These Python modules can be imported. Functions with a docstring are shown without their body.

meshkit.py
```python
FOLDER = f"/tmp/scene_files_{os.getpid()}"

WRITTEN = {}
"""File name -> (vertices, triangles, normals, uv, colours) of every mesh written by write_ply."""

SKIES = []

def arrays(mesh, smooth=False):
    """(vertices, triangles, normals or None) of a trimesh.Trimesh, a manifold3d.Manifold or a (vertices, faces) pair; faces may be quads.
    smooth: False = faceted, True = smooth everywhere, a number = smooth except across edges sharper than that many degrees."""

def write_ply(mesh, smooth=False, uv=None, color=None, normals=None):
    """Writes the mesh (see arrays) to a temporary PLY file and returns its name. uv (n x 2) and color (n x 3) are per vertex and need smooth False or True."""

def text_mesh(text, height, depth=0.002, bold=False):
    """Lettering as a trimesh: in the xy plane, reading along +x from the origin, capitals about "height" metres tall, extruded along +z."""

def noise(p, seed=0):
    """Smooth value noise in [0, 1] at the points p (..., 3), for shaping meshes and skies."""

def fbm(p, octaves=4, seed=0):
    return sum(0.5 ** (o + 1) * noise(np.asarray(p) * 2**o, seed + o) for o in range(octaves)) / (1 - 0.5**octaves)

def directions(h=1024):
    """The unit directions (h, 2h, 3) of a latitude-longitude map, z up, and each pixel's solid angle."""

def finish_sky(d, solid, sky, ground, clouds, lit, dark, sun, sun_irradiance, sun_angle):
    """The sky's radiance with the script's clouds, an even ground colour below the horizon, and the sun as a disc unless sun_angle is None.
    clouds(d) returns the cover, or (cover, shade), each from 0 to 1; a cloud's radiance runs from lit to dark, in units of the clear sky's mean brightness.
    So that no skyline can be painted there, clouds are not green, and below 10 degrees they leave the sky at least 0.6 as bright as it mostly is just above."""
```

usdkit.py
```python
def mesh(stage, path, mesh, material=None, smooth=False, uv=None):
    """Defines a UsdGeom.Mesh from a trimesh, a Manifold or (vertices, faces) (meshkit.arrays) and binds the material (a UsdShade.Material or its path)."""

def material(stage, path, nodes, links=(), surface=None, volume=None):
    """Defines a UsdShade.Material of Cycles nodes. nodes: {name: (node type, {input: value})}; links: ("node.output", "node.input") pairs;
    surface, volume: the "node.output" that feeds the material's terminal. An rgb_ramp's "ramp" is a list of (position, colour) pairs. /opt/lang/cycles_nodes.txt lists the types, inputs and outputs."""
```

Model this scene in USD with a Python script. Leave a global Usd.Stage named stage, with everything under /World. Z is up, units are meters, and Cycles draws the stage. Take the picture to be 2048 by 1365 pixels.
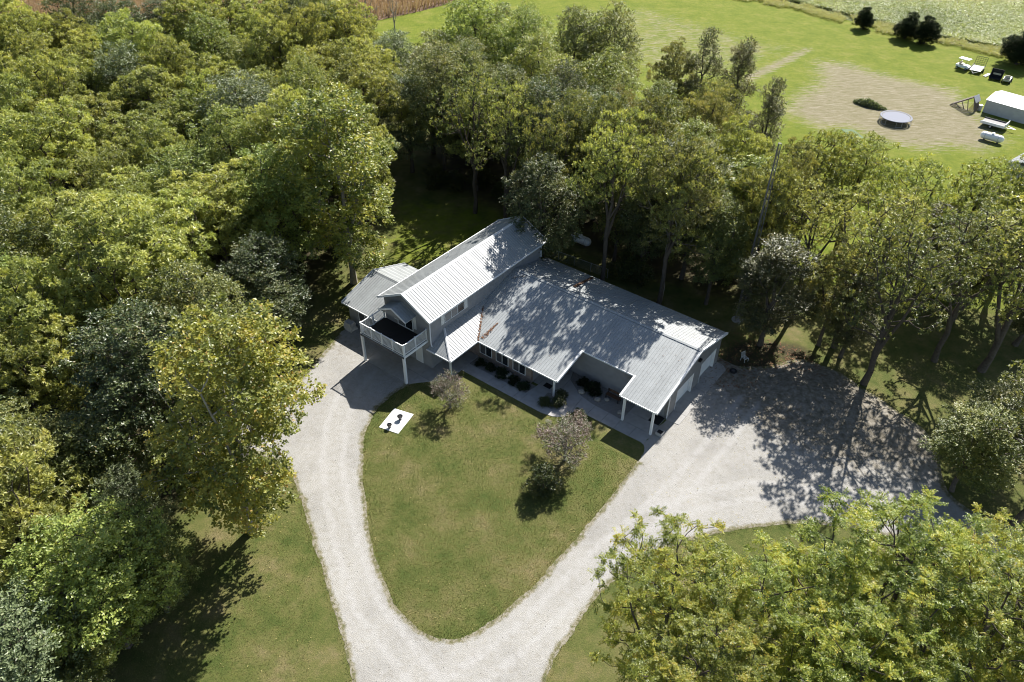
import math, random
import numpy as np, trimesh, usdkit, meshkit
import shapely.geometry as sg
from shapely import affinity
from shapely.ops import unary_union
from pxr import Usd, UsdGeom, UsdLux, UsdShade, Gf, Sdf, Vt

stage = Usd.Stage.CreateInMemory()
UsdGeom.SetStageUpAxis(stage, 'Z'); UsdGeom.SetStageMetersPerUnit(stage, 1.0)
stage.SetDefaultPrim(UsdGeom.Xform.Define(stage, '/World').GetPrim())
UsdGeom.Scope.Define(stage, '/World/Looks')

# ------------------------------------------------------------------ camera
EXPOSURE = 1.15
cam = UsdGeom.Camera.Define(stage, '/World/camera')
_p, _r = math.radians(38.866), math.radians(0.604)
_f = np.array([0, math.cos(_p), -math.sin(_p)]); _x = np.array([1.0, 0, 0]); _u = np.cross(_x, _f)
_R = math.cos(_r) * _x + math.sin(_r) * _u; _U = math.cos(_r) * _u - math.sin(_r) * _x
CAM = np.array([10.488, -59.056, 50.0])
cam.AddTransformOp().Set(Gf.Matrix4d(*_R, 0, *_U, 0, *(-_f), 0, *CAM, 1))
cam.CreateHorizontalApertureAttr(36.0); cam.CreateVerticalApertureAttr(36.0 * 682 / 1024)
cam.CreateFocalLengthAttr(1538.77 / 2048 * 36.0)
cam.CreateClippingRangeAttr(Gf.Vec2f(0.5, 5000)); cam.CreateExposureAttr(EXPOSURE)
# ------------------------------------------------------------------ sky and sun
SAZ, SEL = math.radians(31.5), math.radians(43.2)
SKY, SUN = 0.062, 1.25
mat = lambda name, nodes, links, surface=None, volume=None: usdkit.material(stage, '/World/Looks/' + name, nodes, links, surface=surface, volume=volume)
sky = UsdLux.DomeLight.Define(stage, '/World/sky')
skym = mat('sky', {'s': ('sky_texture', {'sky_type': 'single_scattering', 'sun_disc': False, 'sun_elevation': SEL, 'sun_rotation': SAZ}), 'b': ('background_shader', {'strength': SKY})}, [('s.color', 'b.color')], surface='b.Background')
UsdShade.MaterialBindingAPI.Apply(sky.GetPrim()).Bind(skym)
sky.GetPrim().SetCustomDataByKey('kind', 'structure')
sun = UsdLux.DistantLight.Define(stage, '/World/sun')
sun.CreateIntensityAttr(SUN); sun.CreateNormalizeAttr(True); sun.CreateAngleAttr(0.5); sun.CreateColorAttr(Gf.Vec3f(1.0, 0.955, 0.89))
sd = np.array([math.sin(SAZ) * math.cos(SEL), math.cos(SAZ) * math.cos(SEL), math.sin(SEL)])
_sx = np.cross([0, 0, 1.0], sd); _sx /= np.linalg.norm(_sx); _sy = np.cross(sd, _sx)
sun.AddTransformOp().Set(Gf.Matrix4d(*_sx, 0, *_sy, 0, *sd, 0, 0, 0, 200, 1))

# ------------------------------------------------------------------ materials
def plain(name, col, rough=0.6, spec=0.4, metal=0.0, noise=None, bump=None):
    """noise: (scale, amount) mottling of the colour; bump: (scale, distance)"""
    n = {'p': ('principled_bsdf', {'base_color': col, 'roughness': rough, 'specular_ior_level': spec, 'metallic': metal})}
    l = []
    if noise or bump:
        n['c'] = ('texture_coordinate', {})
    if noise:
        a = noise[1]
        n['n'] = ('noise_texture', {'scale': noise[0], 'detail': 5.0, 'roughness': 0.65})
        n['r'] = ('rgb_ramp', {'ramp': [(0.25, tuple(c * (1 - a) for c in col)), (0.5, col), (0.78, tuple(min(1, c * (1 + a)) for c in col))]})
        l += [('c.object', 'n.vector'), ('n.fac', 'r.fac'), ('r.color', 'p.base_color')]
    if bump:
        n['bn'] = ('noise_texture', {'scale': bump[0], 'detail': 4.0}); n['b'] = ('bump', {'distance': bump[1], 'strength': 0.8})
        l += [('c.object', 'bn.vector'), ('bn.fac', 'b.height'), ('b.normal', 'p.normal')]
    return mat(name, n, l, surface='p.BSDF')

M = {}
M['white'] = plain('white_paint', (0.66, 0.67, 0.67), 0.45, noise=(2.5, 0.06))
M['deckdark'] = plain('deck_boards_dark', (0.028, 0.026, 0.025), 0.8, 0.2, noise=(6, 0.3))
M['concrete'] = plain('concrete', (0.31, 0.305, 0.295), 0.85, 0.2, noise=(1.6, 0.16), bump=(60, 0.004))
M['darkgrey'] = plain('dark_grey', (0.06, 0.06, 0.065), 0.6, noise=(5, 0.2))
M['black'] = plain('black_rubber', (0.018, 0.018, 0.019), 0.8, 0.2)
M['steel'] = plain('galvanised_steel', (0.42, 0.43, 0.44), 0.45, 0.5, 0.6, noise=(8, 0.2))
M['tower'] = plain('weathered_tower_steel', (0.11, 0.105, 0.105), 0.7, 0.3, 0.1, noise=(3, 0.35))
M['trim'] = plain('off_white_trim', (0.62, 0.62, 0.6), 0.5, noise=(3, 0.06))
M['rust'] = plain('old_brown_timber', (0.09, 0.05, 0.03), 0.8, 0.2, noise=(5, 0.4))
M['timber'] = plain('grey_weathered_timber', (0.17, 0.145, 0.12), 0.85, 0.2, noise=(6, 0.35))
M['rock'] = plain('pale_rock', (0.30, 0.28, 0.25), 0.9, 0.2, noise=(4, 0.3), bump=(9, 0.05))
M['tank'] = plain('tank_white', (0.70, 0.71, 0.71), 0.4, noise=(1.5, 0.08))
M['mulch'] = plain('bed_gravel', (0.21, 0.2, 0.19), 0.95, 0.1, noise=(14, 0.5), bump=(30, 0.03))
M['tramp'] = plain('trampoline_mat', (0.24, 0.25, 0.29), 0.9, 0.1)
M['cartseat'] = plain('cart_beige', (0.45, 0.40, 0.32), 0.6)
M['cover'] = plain('pale_cover_cloth', (0.40, 0.385, 0.36), 0.9, 0.1, noise=(3, 0.2), bump=(5, 0.06))
M['glass'] = plain('dark_window_glass', (0.012, 0.014, 0.016), 0.06, 0.6)
M['blind'] = plain('blind_behind_glass', (0.16, 0.16, 0.16), 0.12, 0.6)
M['tanleaf'] = plain('fallen_leaves', (0.17, 0.085, 0.045), 0.8, 0.2, noise=(9, 0.5))
M['yleaf'] = plain('fallen_yellow_leaves', (0.36, 0.30, 0.12), 0.7, 0.2)

def siding(name, col, vertical=False, brick=False):
    n = {'c': ('texture_coordinate', {}), 'p': ('principled_bsdf', {'roughness': 0.6, 'specular_ior_level': 0.3}),
         'n': ('noise_texture', {'scale': 1.3, 'detail': 6.0, 'roughness': 0.7}),
         'r': ('rgb_ramp', {'ramp': [(0.3, tuple(c * 0.86 for c in col)), (0.7, tuple(c * 1.1 for c in col))]}),
         'm': ('mapping', {'scale': (1, 1, 1)}),
         'w': ('wave_texture', {'wave_type': 'bands', 'bands_direction': 'x' if vertical else 'z', 'profile': 'saw', 'scale': 0.33 if vertical else 0.52}),
         'b': ('bump', {'distance': 0.02, 'strength': 0.7})}
    l = [('c.object', 'n.vector'), ('n.fac', 'r.fac'), ('r.color', 'p.base_color'), ('c.object', 'm.vector'), ('m.vector', 'w.vector'), ('w.fac', 'b.height'), ('b.normal', 'p.normal')]
    return mat(name, n, l, surface='p.BSDF')
M['siding'] = siding('grey_lap_siding', (0.25, 0.25, 0.255))
M['ribwall'] = siding('grey_wall_sheet', (0.19, 0.187, 0.185), True)
M['shedwall'] = siding('shed_sheet', (0.40, 0.40, 0.385), True)
M['brick'] = mat('brown_brick', {'c': ('texture_coordinate', {}), 'm': ('mapping', {'rotation': (math.pi / 2, 0, 0)}),
    't': ('brick_texture', {'scale': 1.0, 'brick_width': 0.22, 'row_height': 0.075, 'mortar_size': 0.008, 'color1': (0.14, 0.10, 0.085), 'color2': (0.22, 0.17, 0.14), 'mortar': (0.28, 0.26, 0.24)}),
    'p': ('principled_bsdf', {'roughness': 0.85, 'specular_ior_level': 0.2})}, [('c.object', 'm.vector'), ('m.vector', 't.vector'), ('t.color', 'p.base_color')], surface='p.BSDF')

def roofmat(name, col):
    return mat(name, {'c': ('texture_coordinate', {}), 'i': ('object_info', {}),
        'n': ('noise_texture', {'scale': 0.9, 'detail': 8.0, 'roughness': 0.7}), 'n2': ('noise_texture', {'scale': 7.0, 'detail': 5.0, 'roughness': 0.7}),
        'r': ('rgb_ramp', {'ramp': [(0.3, tuple(c * 0.86 for c in col)), (0.55, col), (0.8, tuple(c * 1.08 for c in col))]}),
        'r2': ('rgb_ramp', {'ramp': [(0.32, (0.76, 0.76, 0.74)), (0.46, (0.95, 0.95, 0.94)), (0.6, (1, 1, 1))]}),
        'x': ('mix_color', {'blend_type': 'multiply', 'fac': 1.0}),
        'v': ('map_range', {'from_min': 0.0, 'from_max': 1.0, 'to_min': 0.94, 'to_max': 1.05}), 'h': ('hsv', {}),
        'p': ('principled_bsdf', {'roughness': 0.42, 'specular_ior_level': 0.45})},
        [('c.object', 'n.vector'), ('c.object', 'n2.vector'), ('n.fac', 'r.fac'), ('n2.fac', 'r2.fac'), ('r.color', 'x.a'), ('r2.color', 'x.b'), ('i.random', 'v.value'), ('v.result', 'h.value'), ('x.result', 'h.color'), ('h.color', 'p.base_color')], surface='p.BSDF')
M['roof'] = roofmat('painted_metal_roof', (0.315, 0.333, 0.338))
M['shedroof'] = roofmat('white_metal_roof', (0.62, 0.63, 0.63))

def leafmat(name, cols, trans=0.34, rough=0.42, boost=1.5, spec=0.5):
    k = len(cols)
    return mat(name, {'a': ('attribute', {'attribute': 'tint'}), 'i': ('object_info', {}),
        'r': ('rgb_ramp', {'ramp': [(j / (k - 1), c) for j, c in enumerate(cols)]}),
        'v': ('map_range', {'from_min': 0.0, 'from_max': 1.0, 'to_min': 0.82, 'to_max': 1.18}),
        'm7': ('math', {'math_type': 'multiply', 'value2': 7.31}), 'fr': ('math', {'math_type': 'fraction'}),
        'hu': ('map_range', {'from_min': 0.0, 'from_max': 1.0, 'to_min': 0.488, 'to_max': 0.512}),
        'h': ('hsv', {}), 'p': ('principled_bsdf', {'roughness': rough, 'specular_ior_level': spec}),
        'tc': ('mix_color', {'blend_type': 'multiply', 'fac': 1.0, 'b': (boost * 1.05, boost, boost * 0.55), 'use_clamp_result': False}), 't': ('translucent_bsdf', {}), 'x': ('mix_closure', {'fac': trans})},
        [('a.fac', 'r.fac'), ('r.color', 'h.color'), ('i.random', 'v.value'), ('v.result', 'h.value'), ('i.random', 'm7.value1'), ('m7.value', 'fr.value1'), ('fr.value', 'hu.value'), ('hu.result', 'h.hue'),
         ('h.color', 'p.base_color'), ('h.color', 'tc.a'), ('tc.result', 't.color'), ('p.BSDF', 'x.closure1'), ('t.BSDF', 'x.closure2')], surface='x.closure')
LEAF = {
 'L': leafmat('leaves_olive', [(0.135, 0.158, 0.046), (0.270, 0.304, 0.080), (0.404, 0.418, 0.120), (0.513, 0.481, 0.160)]),
 'M': leafmat('leaves_green', [(0.071, 0.095, 0.031), (0.151, 0.177, 0.050), (0.234, 0.243, 0.073), (0.354, 0.319, 0.098)], 0.32),
 'D': leafmat('leaves_dark', [(0.042, 0.062, 0.024), (0.084, 0.110, 0.036), (0.132, 0.150, 0.050), (0.204, 0.168, 0.072)], 0.25),
 'G': leafmat('leaves_greygreen', [(0.095, 0.127, 0.056), (0.166, 0.206, 0.094), (0.247, 0.284, 0.137)], 0.22, 0.42, 1.2),
 'K': leafmat('leaves_lime', [(0.113, 0.150, 0.039), (0.237, 0.295, 0.066), (0.351, 0.392, 0.097), (0.451, 0.426, 0.127)]),
 'O': leafmat('leaves_ochre', [(0.090, 0.105, 0.038), (0.185, 0.195, 0.062), (0.266, 0.260, 0.083), (0.342, 0.290, 0.083)]),
 'R': leafmat('leaves_yellowing', [(0.107, 0.138, 0.039), (0.236, 0.270, 0.062), (0.354, 0.363, 0.077), (0.471, 0.407, 0.071)]),
 'Y': leafmat('leaves_gold', [(0.092, 0.117, 0.034), (0.194, 0.226, 0.054), (0.286, 0.294, 0.062), (0.367, 0.335, 0.067), (0.367, 0.262, 0.067)], 0.38),
 'N': leafmat('leaves_frond', [(0.081, 0.120, 0.022), (0.173, 0.217, 0.034), (0.270, 0.309, 0.049), (0.385, 0.365, 0.049), (0.422, 0.326, 0.037)], 0.42),
 'S': leafmat('leaves_bottle', [(0.061, 0.075, 0.034), (0.121, 0.132, 0.053), (0.188, 0.187, 0.077), (0.254, 0.198, 0.085)], 0.28),
 'E': leafmat('leaves_evergreen', [(.012, .022, .010), (.024, .038, .016), (.045, .06, .024)], 0.15, 0.75, spec=0.1),
 'U': leafmat('leaves_understory', [(.022, .036, .010), (.05, .068, .018), (.09, .10, .025), (.14, .11, .03)], 0.3),
 'LI': leafmat('leaves_lilac', [(.09, .06, .05), (.16, .115, .10), (.21, .16, .14), (.09, .105, .05), (.13, .16, .075), (.30, .25, .22)], 0.25),
 'GR': leafmat('grass_blades', [(.07, .09, .026), (.13, .145, .045), (.20, .19, .08), (.28, .24, .12)], 0.4, 0.6, 1.3),
 'CR': leafmat('crop_leaves', [(.20,.25,.10),(.29,.34,.145),(.36,.39,.17),(.40,.38,.17)], 0.4),
 'CO': leafmat('dry_corn', [(.25,.17,.115),(.36,.26,.18),(.46,.35,.25)], 0.25),
}
M['bark'] = plain('bark', (0.085, 0.07, 0.055), 0.9, 0.15, noise=(5, 0.4), bump=(12, 0.04))
M['barkpale'] = plain('bark_pale', (0.24, 0.22, 0.19), 0.9, 0.15, noise=(3, 0.4), bump=(12, 0.03))

def ground_material():
    N = {}; L = []
    N['g'] = ('geometry', {}); N['a'] = ('attribute', {'attribute': 'mask'}); N['s'] = ('separate_color', {}); L += [('a.color', 's.color')]
    def noise(k, scale, detail=6.0, rough=0.65, dist=0.0):
        N[k] = ('noise_texture', {'scale': scale, 'detail': detail, 'roughness': rough, 'distortion': dist}); L.append(('g.position', k + '.vector'))
    noise('n1', 0.26, 9, 0.72, 0.0); noise('n2', 1.1, 6, 0.7); noise('n3', 9.0, 4, 0.7); noise('n4', 0.5, 8, 0.75, 0.2); noise('n5', 38.0, 2, 0.6)
    N['st'] = ('mapping', {'scale': (0.5, 6.0, 1), 'rotation': (0, 0, 0.55)}); L.append(('g.position', 'st.vector'))
    N['ns'] = ('noise_texture', {'scale': 1.0, 'detail': 6.0, 'roughness': 0.7, 'distortion': 0.8}); L.append(('st.vector', 'ns.vector'))
    def ramp(k, src, stops):
        N[k] = ('rgb_ramp', {'ramp': stops}); L.append((src + '.fac', k + '.fac'))
    # olive front lawn
    ramp('lawn1', 'n1', [(0.37, (.070, .092, .026)), (0.46, (.100, .113, .036)), (0.55, (.130, .129, .050)), (0.66, (.178, .154, .080))])
    ramp('lawn2', 'n2', [(0.28, (.62, .74, .6)), (0.45, (.95, .97, .9)), (0.6, (1.06, 1.02, 1.0)), (0.76, (1.32, 1.2, 1.18))])
    # lush back lawn
    ramp('lush1', 'n1', [(0.30, (.096, .135, .013)), (0.5, (.135, .165, .020)), (0.68, (.178, .187, .04))])
    ramp('lush2', 'n2', [(0.3, (.8, .86, .8)), (0.7, (1.2, 1.14, 1.15))])
    ramp('straw', 'ns', [(0.30, (.10, .11, .035)), (0.43, (.165, .15, .08)), (0.53, (.225, .20, .135)), (0.68, (.34, .31, .24))])
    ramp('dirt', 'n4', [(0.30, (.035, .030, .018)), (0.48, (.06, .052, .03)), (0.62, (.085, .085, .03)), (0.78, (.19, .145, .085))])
    ramp('fine', 'n3', [(0.25, (.55, .6, .55)), (0.5, (1, 1, 1)), (0.78, (1.42, 1.36, 1.3))])
    ramp('fine2', 'n5', [(0.3, (.72, .75, .72)), (0.7, (1.25, 1.22, 1.2))])
    def mixc(k, a, b, fac=None, mode='mix', val=1.0):
        N[k] = ('mix_color', {'blend_type': mode, 'fac': val, 'use_clamp_result': False}); L.extend([(a, k + '.a'), (b, k + '.b')])
        if fac: L.append((fac, k + '.fac'))
    mixc('l', 'lawn1.color', 'lawn2.color', mode='multiply'); mixc('lu', 'lush1.color', 'lush2.color', mode='multiply')
    def soft(k, chan, nz, amt):
        N[k + 'a'] = ('math', {'math_type': 'multiply_add', 'value2': amt, 'value3': -amt * 0.5}); L.append((nz + '.fac', k + 'a.value1'))
        N[k + 'b'] = ('math', {'math_type': 'add'}); L.extend([(chan, k + 'b.value1'), (k + 'a.value', k + 'b.value2')])
        N[k] = ('map_range', {'range_type': 'smoothstep', 'from_min': 0.36, 'from_max': 0.64, 'to_min': 0.0, 'to_max': 1.0}); L.append((k + 'b.value', k + '.value'))
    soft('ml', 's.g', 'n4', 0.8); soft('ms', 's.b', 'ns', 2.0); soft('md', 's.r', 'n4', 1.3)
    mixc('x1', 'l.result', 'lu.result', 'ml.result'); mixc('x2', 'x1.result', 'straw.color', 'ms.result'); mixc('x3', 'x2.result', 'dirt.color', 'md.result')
    mixc('x4', 'x3.result', 'fine.color', mode='multiply'); mixc('x5', 'x4.result', 'fine2.color', mode='multiply')
    N['bm'] = ('math', {'math_type': 'add'}); L += [('n3.fac', 'bm.value1'), ('n5.fac', 'bm.value2')]
    N['b'] = ('bump', {'distance': 0.06, 'strength': 0.9}); L.append(('bm.value', 'b.height'))
    N['p'] = ('principled_bsdf', {'roughness': 0.9, 'specular_ior_level': 0.1}); L += [('x5.result', 'p.base_color'), ('b.normal', 'p.normal')]
    return mat('ground', N, L, surface='p.BSDF')
M['ground'] = ground_material()

def gravel_material(name, base, dark, masked=False):
    N = {'g': ('geometry', {}), 'p': ('principled_bsdf', {'roughness': 0.92, 'specular_ior_level': 0.12})}; L = []
    for k, s, dt, r in (('n1', 0.22, 6.0, 0.6), ('n2', 2.2, 7.0, 0.75), ('n3', 26.0, 2.0, 0.6), ('n4', 0.9, 8.0, 0.8)):
        N[k] = ('noise_texture', {'scale': s, 'detail': dt, 'roughness': r}); L.append(('g.position', k + '.vector'))
    N['v'] = ('voronoi_texture', {'scale': 17.0, 'feature': 'f1'}); L.append(('g.position', 'v.vector'))
    c = np.array(base)
    N['r1'] = ('rgb_ramp', {'ramp': [(0.3, tuple(c * 0.84)), (0.5, base), (0.7, tuple(c * 1.10))]})
    N['r2'] = ('rgb_ramp', {'ramp': [(0.30, (.74, .71, .66)), (0.43, (.93, .92, .89)), (0.6, (1, 1, 1)), (0.75, (1.08, 1.08, 1.08))]})
    N['r3'] = ('rgb_ramp', {'ramp': [(0.3, (.80, .80, .80)), (0.6, (1.06, 1.06, 1.06))]})
    N['rv'] = ('rgb_ramp', {'ramp': [(0.0, (.88, .88, .89)), (0.35, (1.02, 1.02, 1.0)), (1.0, (1.10, 1.08, 1.06))]})
    L += [('n1.fac', 'r1.fac'), ('n2.fac', 'r2.fac'), ('n3.fac', 'r3.fac'), ('v.distance', 'rv.fac')]
    for k, a, b in (('x1', 'r1.color', 'r2.color'), ('x2', 'x1.result', 'r3.color'), ('x3', 'x2.result', 'rv.color')):
        N[k] = ('mix_color', {'blend_type': 'multiply', 'fac': 1.0, 'use_clamp_result': False}); L += [(a, k + '.a'), (b, k + '.b')]
    last = 'x3.result'
    if masked:   # mask: r wheel tracks, g border, b dusty yard
        N['a'] = ('attribute', {'attribute': 'mask'}); N['s'] = ('separate_color', {}); L.append(('a.color', 's.color'))
        N['dirtc'] = ('rgb_ramp', {'ramp': [(0.35, (.085, .075, .05)), (0.5, (.17, .15, .115)), (0.65, (.27, .245, .205))]}); L.append(('n2.fac', 'dirtc.fac'))
        N['edgec'] = ('rgb_ramp', {'ramp': [(0.36, (.07, .085, .028)), (0.46, (.13, .12, .06)), (0.58, (.24, .22, .175))]}); L.append(('n2.fac', 'edgec.fac'))
        N['trackc'] = ('rgb_ramp', {'ramp': [(0.3, (.30, .292, .28)), (0.7, (.365, .36, .348))]}); L.append(('n2.fac', 'trackc.fac'))
        for k, ch, nz, amt, lo, hi, top in (('mt', 's.r', 'n4', 0.9, 0.35, 0.9, 0.75), ('me', 's.g', 'n4', 1.5, 0.4, 0.75, 0.95), ('md', 's.b', 'n4', 1.6, 0.35, 0.85, 0.9)):
            N[k + 'a'] = ('math', {'math_type': 'multiply_add', 'value2': amt, 'value3': -amt * 0.5}); L.append((nz + '.fac', k + 'a.value1'))
            N[k + 'b'] = ('math', {'math_type': 'add'}); L.extend([(ch, k + 'b.value1'), (k + 'a.value', k + 'b.value2')])
            N[k] = ('map_range', {'range_type': 'smoothstep', 'from_min': lo, 'from_max': hi, 'to_min': 0.0, 'to_max': top}); L.append((k + 'b.value', k + '.value'))
        for k, col, f in (('y1', 'dirtc.color', 'md.result'), ('y2', 'trackc.color', 'mt.result'), ('y3', 'edgec.color', 'me.result')):
            N[k] = ('mix_color', {'blend_type': 'mix'}); L += [(last, k + '.a'), (col, k + '.b'), (f, k + '.fac')]; last = k + '.result'
    N['b'] = ('bump', {'distance': 0.035, 'strength': 0.7}); L += [('v.distance', 'b.height'), ('b.normal', 'p.normal'), (last, 'p.base_color')]
    return mat(name, N, L, surface='p.BSDF')
M['gravel'] = gravel_material('white_gravel', (0.30, 0.295, 0.285), (0.18, 0.16, 0.13), True)
M['gravel2'] = gravel_material('grey_gravel_bank', (0.285, 0.275, 0.26), (0.09, 0.085, 0.075))

# ------------------------------------------------------------------ helpers
_used = {}
def numbered(path):
    if path not in _used:
        _used[path] = 1
        return path
    k = _used[path]; _used[path] += 1
    return f'{path}_{k:03d}'
def tag(prim, label=None, cat=None, group=None, kind=None):
    for k, v in (('label', label), ('category', cat), ('group', group), ('kind', kind)):
        if v: prim.SetCustomDataByKey(k, v)
    return prim
def thing(name, label, cat, loc=(0, 0, 0), rotz=0.0, group=None, kind=None):
    x = UsdGeom.Xform.Define(stage, numbered('/World/' + name))
    x.AddTranslateOp().Set(Gf.Vec3d(*map(float, loc))); x.AddRotateZOp().Set(float(rotz))
    tag(x.GetPrim(), label, cat, group, kind)
    return str(x.GetPath())
def part(parent, name, mesh, m, smooth=False, label=None, kind=None, tint=None):
    g = usdkit.mesh(stage, numbered((parent or '/World') + '/' + name), mesh, m, smooth=smooth)
    if tint is not None:
        UsdGeom.PrimvarsAPI(g).CreatePrimvar('tint', Sdf.ValueTypeNames.FloatArray, 'vertex').Set(Vt.FloatArray.FromNumpy(np.asarray(tint, np.float32)))
    if label or kind: tag(g.GetPrim(), label=label, kind=kind)
    return str(g.GetPath())
cat_ = trimesh.util.concatenate
def box(x0, x1, y0, y1, z0, z1):
    b = trimesh.creation.box([x1 - x0, y1 - y0, z1 - z0]); b.apply_translation([(x0 + x1) / 2, (y0 + y1) / 2, (z0 + z1) / 2]); return b
def bar(p, q, w, h=None, up=(0, 0, 1)):
    p, q = np.array(p, float), np.array(q, float); h = h or w
    d = q - p; L = np.linalg.norm(d); d /= L
    up = np.array(up, float)
    if abs(d @ up) > 0.95: up = np.array([1.0, 0, 0])
    s = np.cross(d, up); s /= np.linalg.norm(s); n = np.cross(s, d)
    b = trimesh.creation.box([L, w, h]); T = np.eye(4); T[:3, 0] = d; T[:3, 1] = s; T[:3, 2] = n; T[:3, 3] = (p + q) / 2
    b.apply_transform(T); return b
def rod(p, q, r, n=8):
    return trimesh.creation.cylinder(r, segment=[p, q], sections=n)
def cyl(r, z0, z1, x=0, y=0, n=16):
    return trimesh.creation.cylinder(r, segment=[(x, y, z0), (x, y, z1)], sections=n)
def prism(poly2d, z0, z1):
    m = trimesh.creation.extrude_polygon(sg.Polygon(poly2d) if not hasattr(poly2d, 'geom_type') else poly2d, z1 - z0, engine='earcut'); m.apply_translation([0, 0, z0]); return m
def flat(poly, z):
    v, f = trimesh.creation.triangulate_polygon(poly, engine='earcut')
    return np.column_stack([v, np.full(len(v), z)]), np.asarray(f)
def polys(g):
    return [p for p in getattr(g, 'geoms', [g]) if p.geom_type == 'Polygon' and p.area > 1e-3]
def rough_outline(poly, amp, scale, seed, step=0.35):
    """the outline resampled and pushed in and out by noise"""
    ring = sg.Polygon(poly).exterior; n = int(ring.length / step)
    pts = np.array([ring.interpolate(k / n, normalized=True).coords[0] for k in range(n)])
    w = np.array([[1, 1, 1, 1, 1, 1, 1, 1, 1]]).ravel(); k = len(w) // 2
    sm = sum(np.roll(pts, j, 0) for j in range(-k, k + 1)) / (2 * k + 1)
    t = np.roll(sm, -1, 0) - np.roll(sm, 1, 0); t /= np.linalg.norm(t, axis=1, keepdims=True) + 1e-9
    nrm = np.column_stack([t[:, 1], -t[:, 0]])
    q = np.column_stack([sm * scale, np.zeros(n)])
    return sg.Polygon(sm + nrm * ((meshkit.fbm(q, 4, seed) - 0.5) * 2 * amp)[:, None]).buffer(0)

# ------------------------------------------------------------------ layout (metres; measured on the ground)
TRACKS = [[(6.22, -37.11), (4.92, -33.4), (2.98, -31.12), (0.24, -27.88), (-1.6, -23.85), (-3.42, -19.09), (-4.86, -14.26), (-5.45, -9.43), (-4.98, -4.72), (-3.62, -1.02)], [(6.22, -37.11), (6.62, -33.9), (8.56, -32.5), (11.62, -29.9), (14.58, -26.69), (17.83, -23.16), (21.35, -19.77), (25.24, -15.8), (29.22, -10.8), (33.14, -5.52)], [(21.35, -19.77), (26.17, -17.67), (31.4, -16.53), (37.79, -17.51), (44.02, -19.48), (50.23, -22.98)]]
ISLAND = [(0.44, -3.92), (-1.24, -5.85), (-2.23, -7.75), (-2.58, -10.02), (-2.56, -11.87), (-2.24, -14.22), (-1.72, -16.98), (-0.95, -20.07), (-0.2, -22.46), (0.73, -24.93), (1.76, -27.05), (2.64, -28.25), (3.84, -29.41), (4.96, -30.05), (6.03, -30.38), (7.07, -30.25), (8.1, -29.75), (9.48, -28.77), (10.91, -27.35), (12.39, -25.87), (13.95, -23.89), (15.6, -21.79), (17.34, -19.58), (18.97, -17.24), (20.46, -15.04), (21.53, -13.6), (22.65, -11.69), (20.44, -9.05), (15.56, -5.79), (9.33, -1.57), (5.35, -1.25)]
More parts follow.
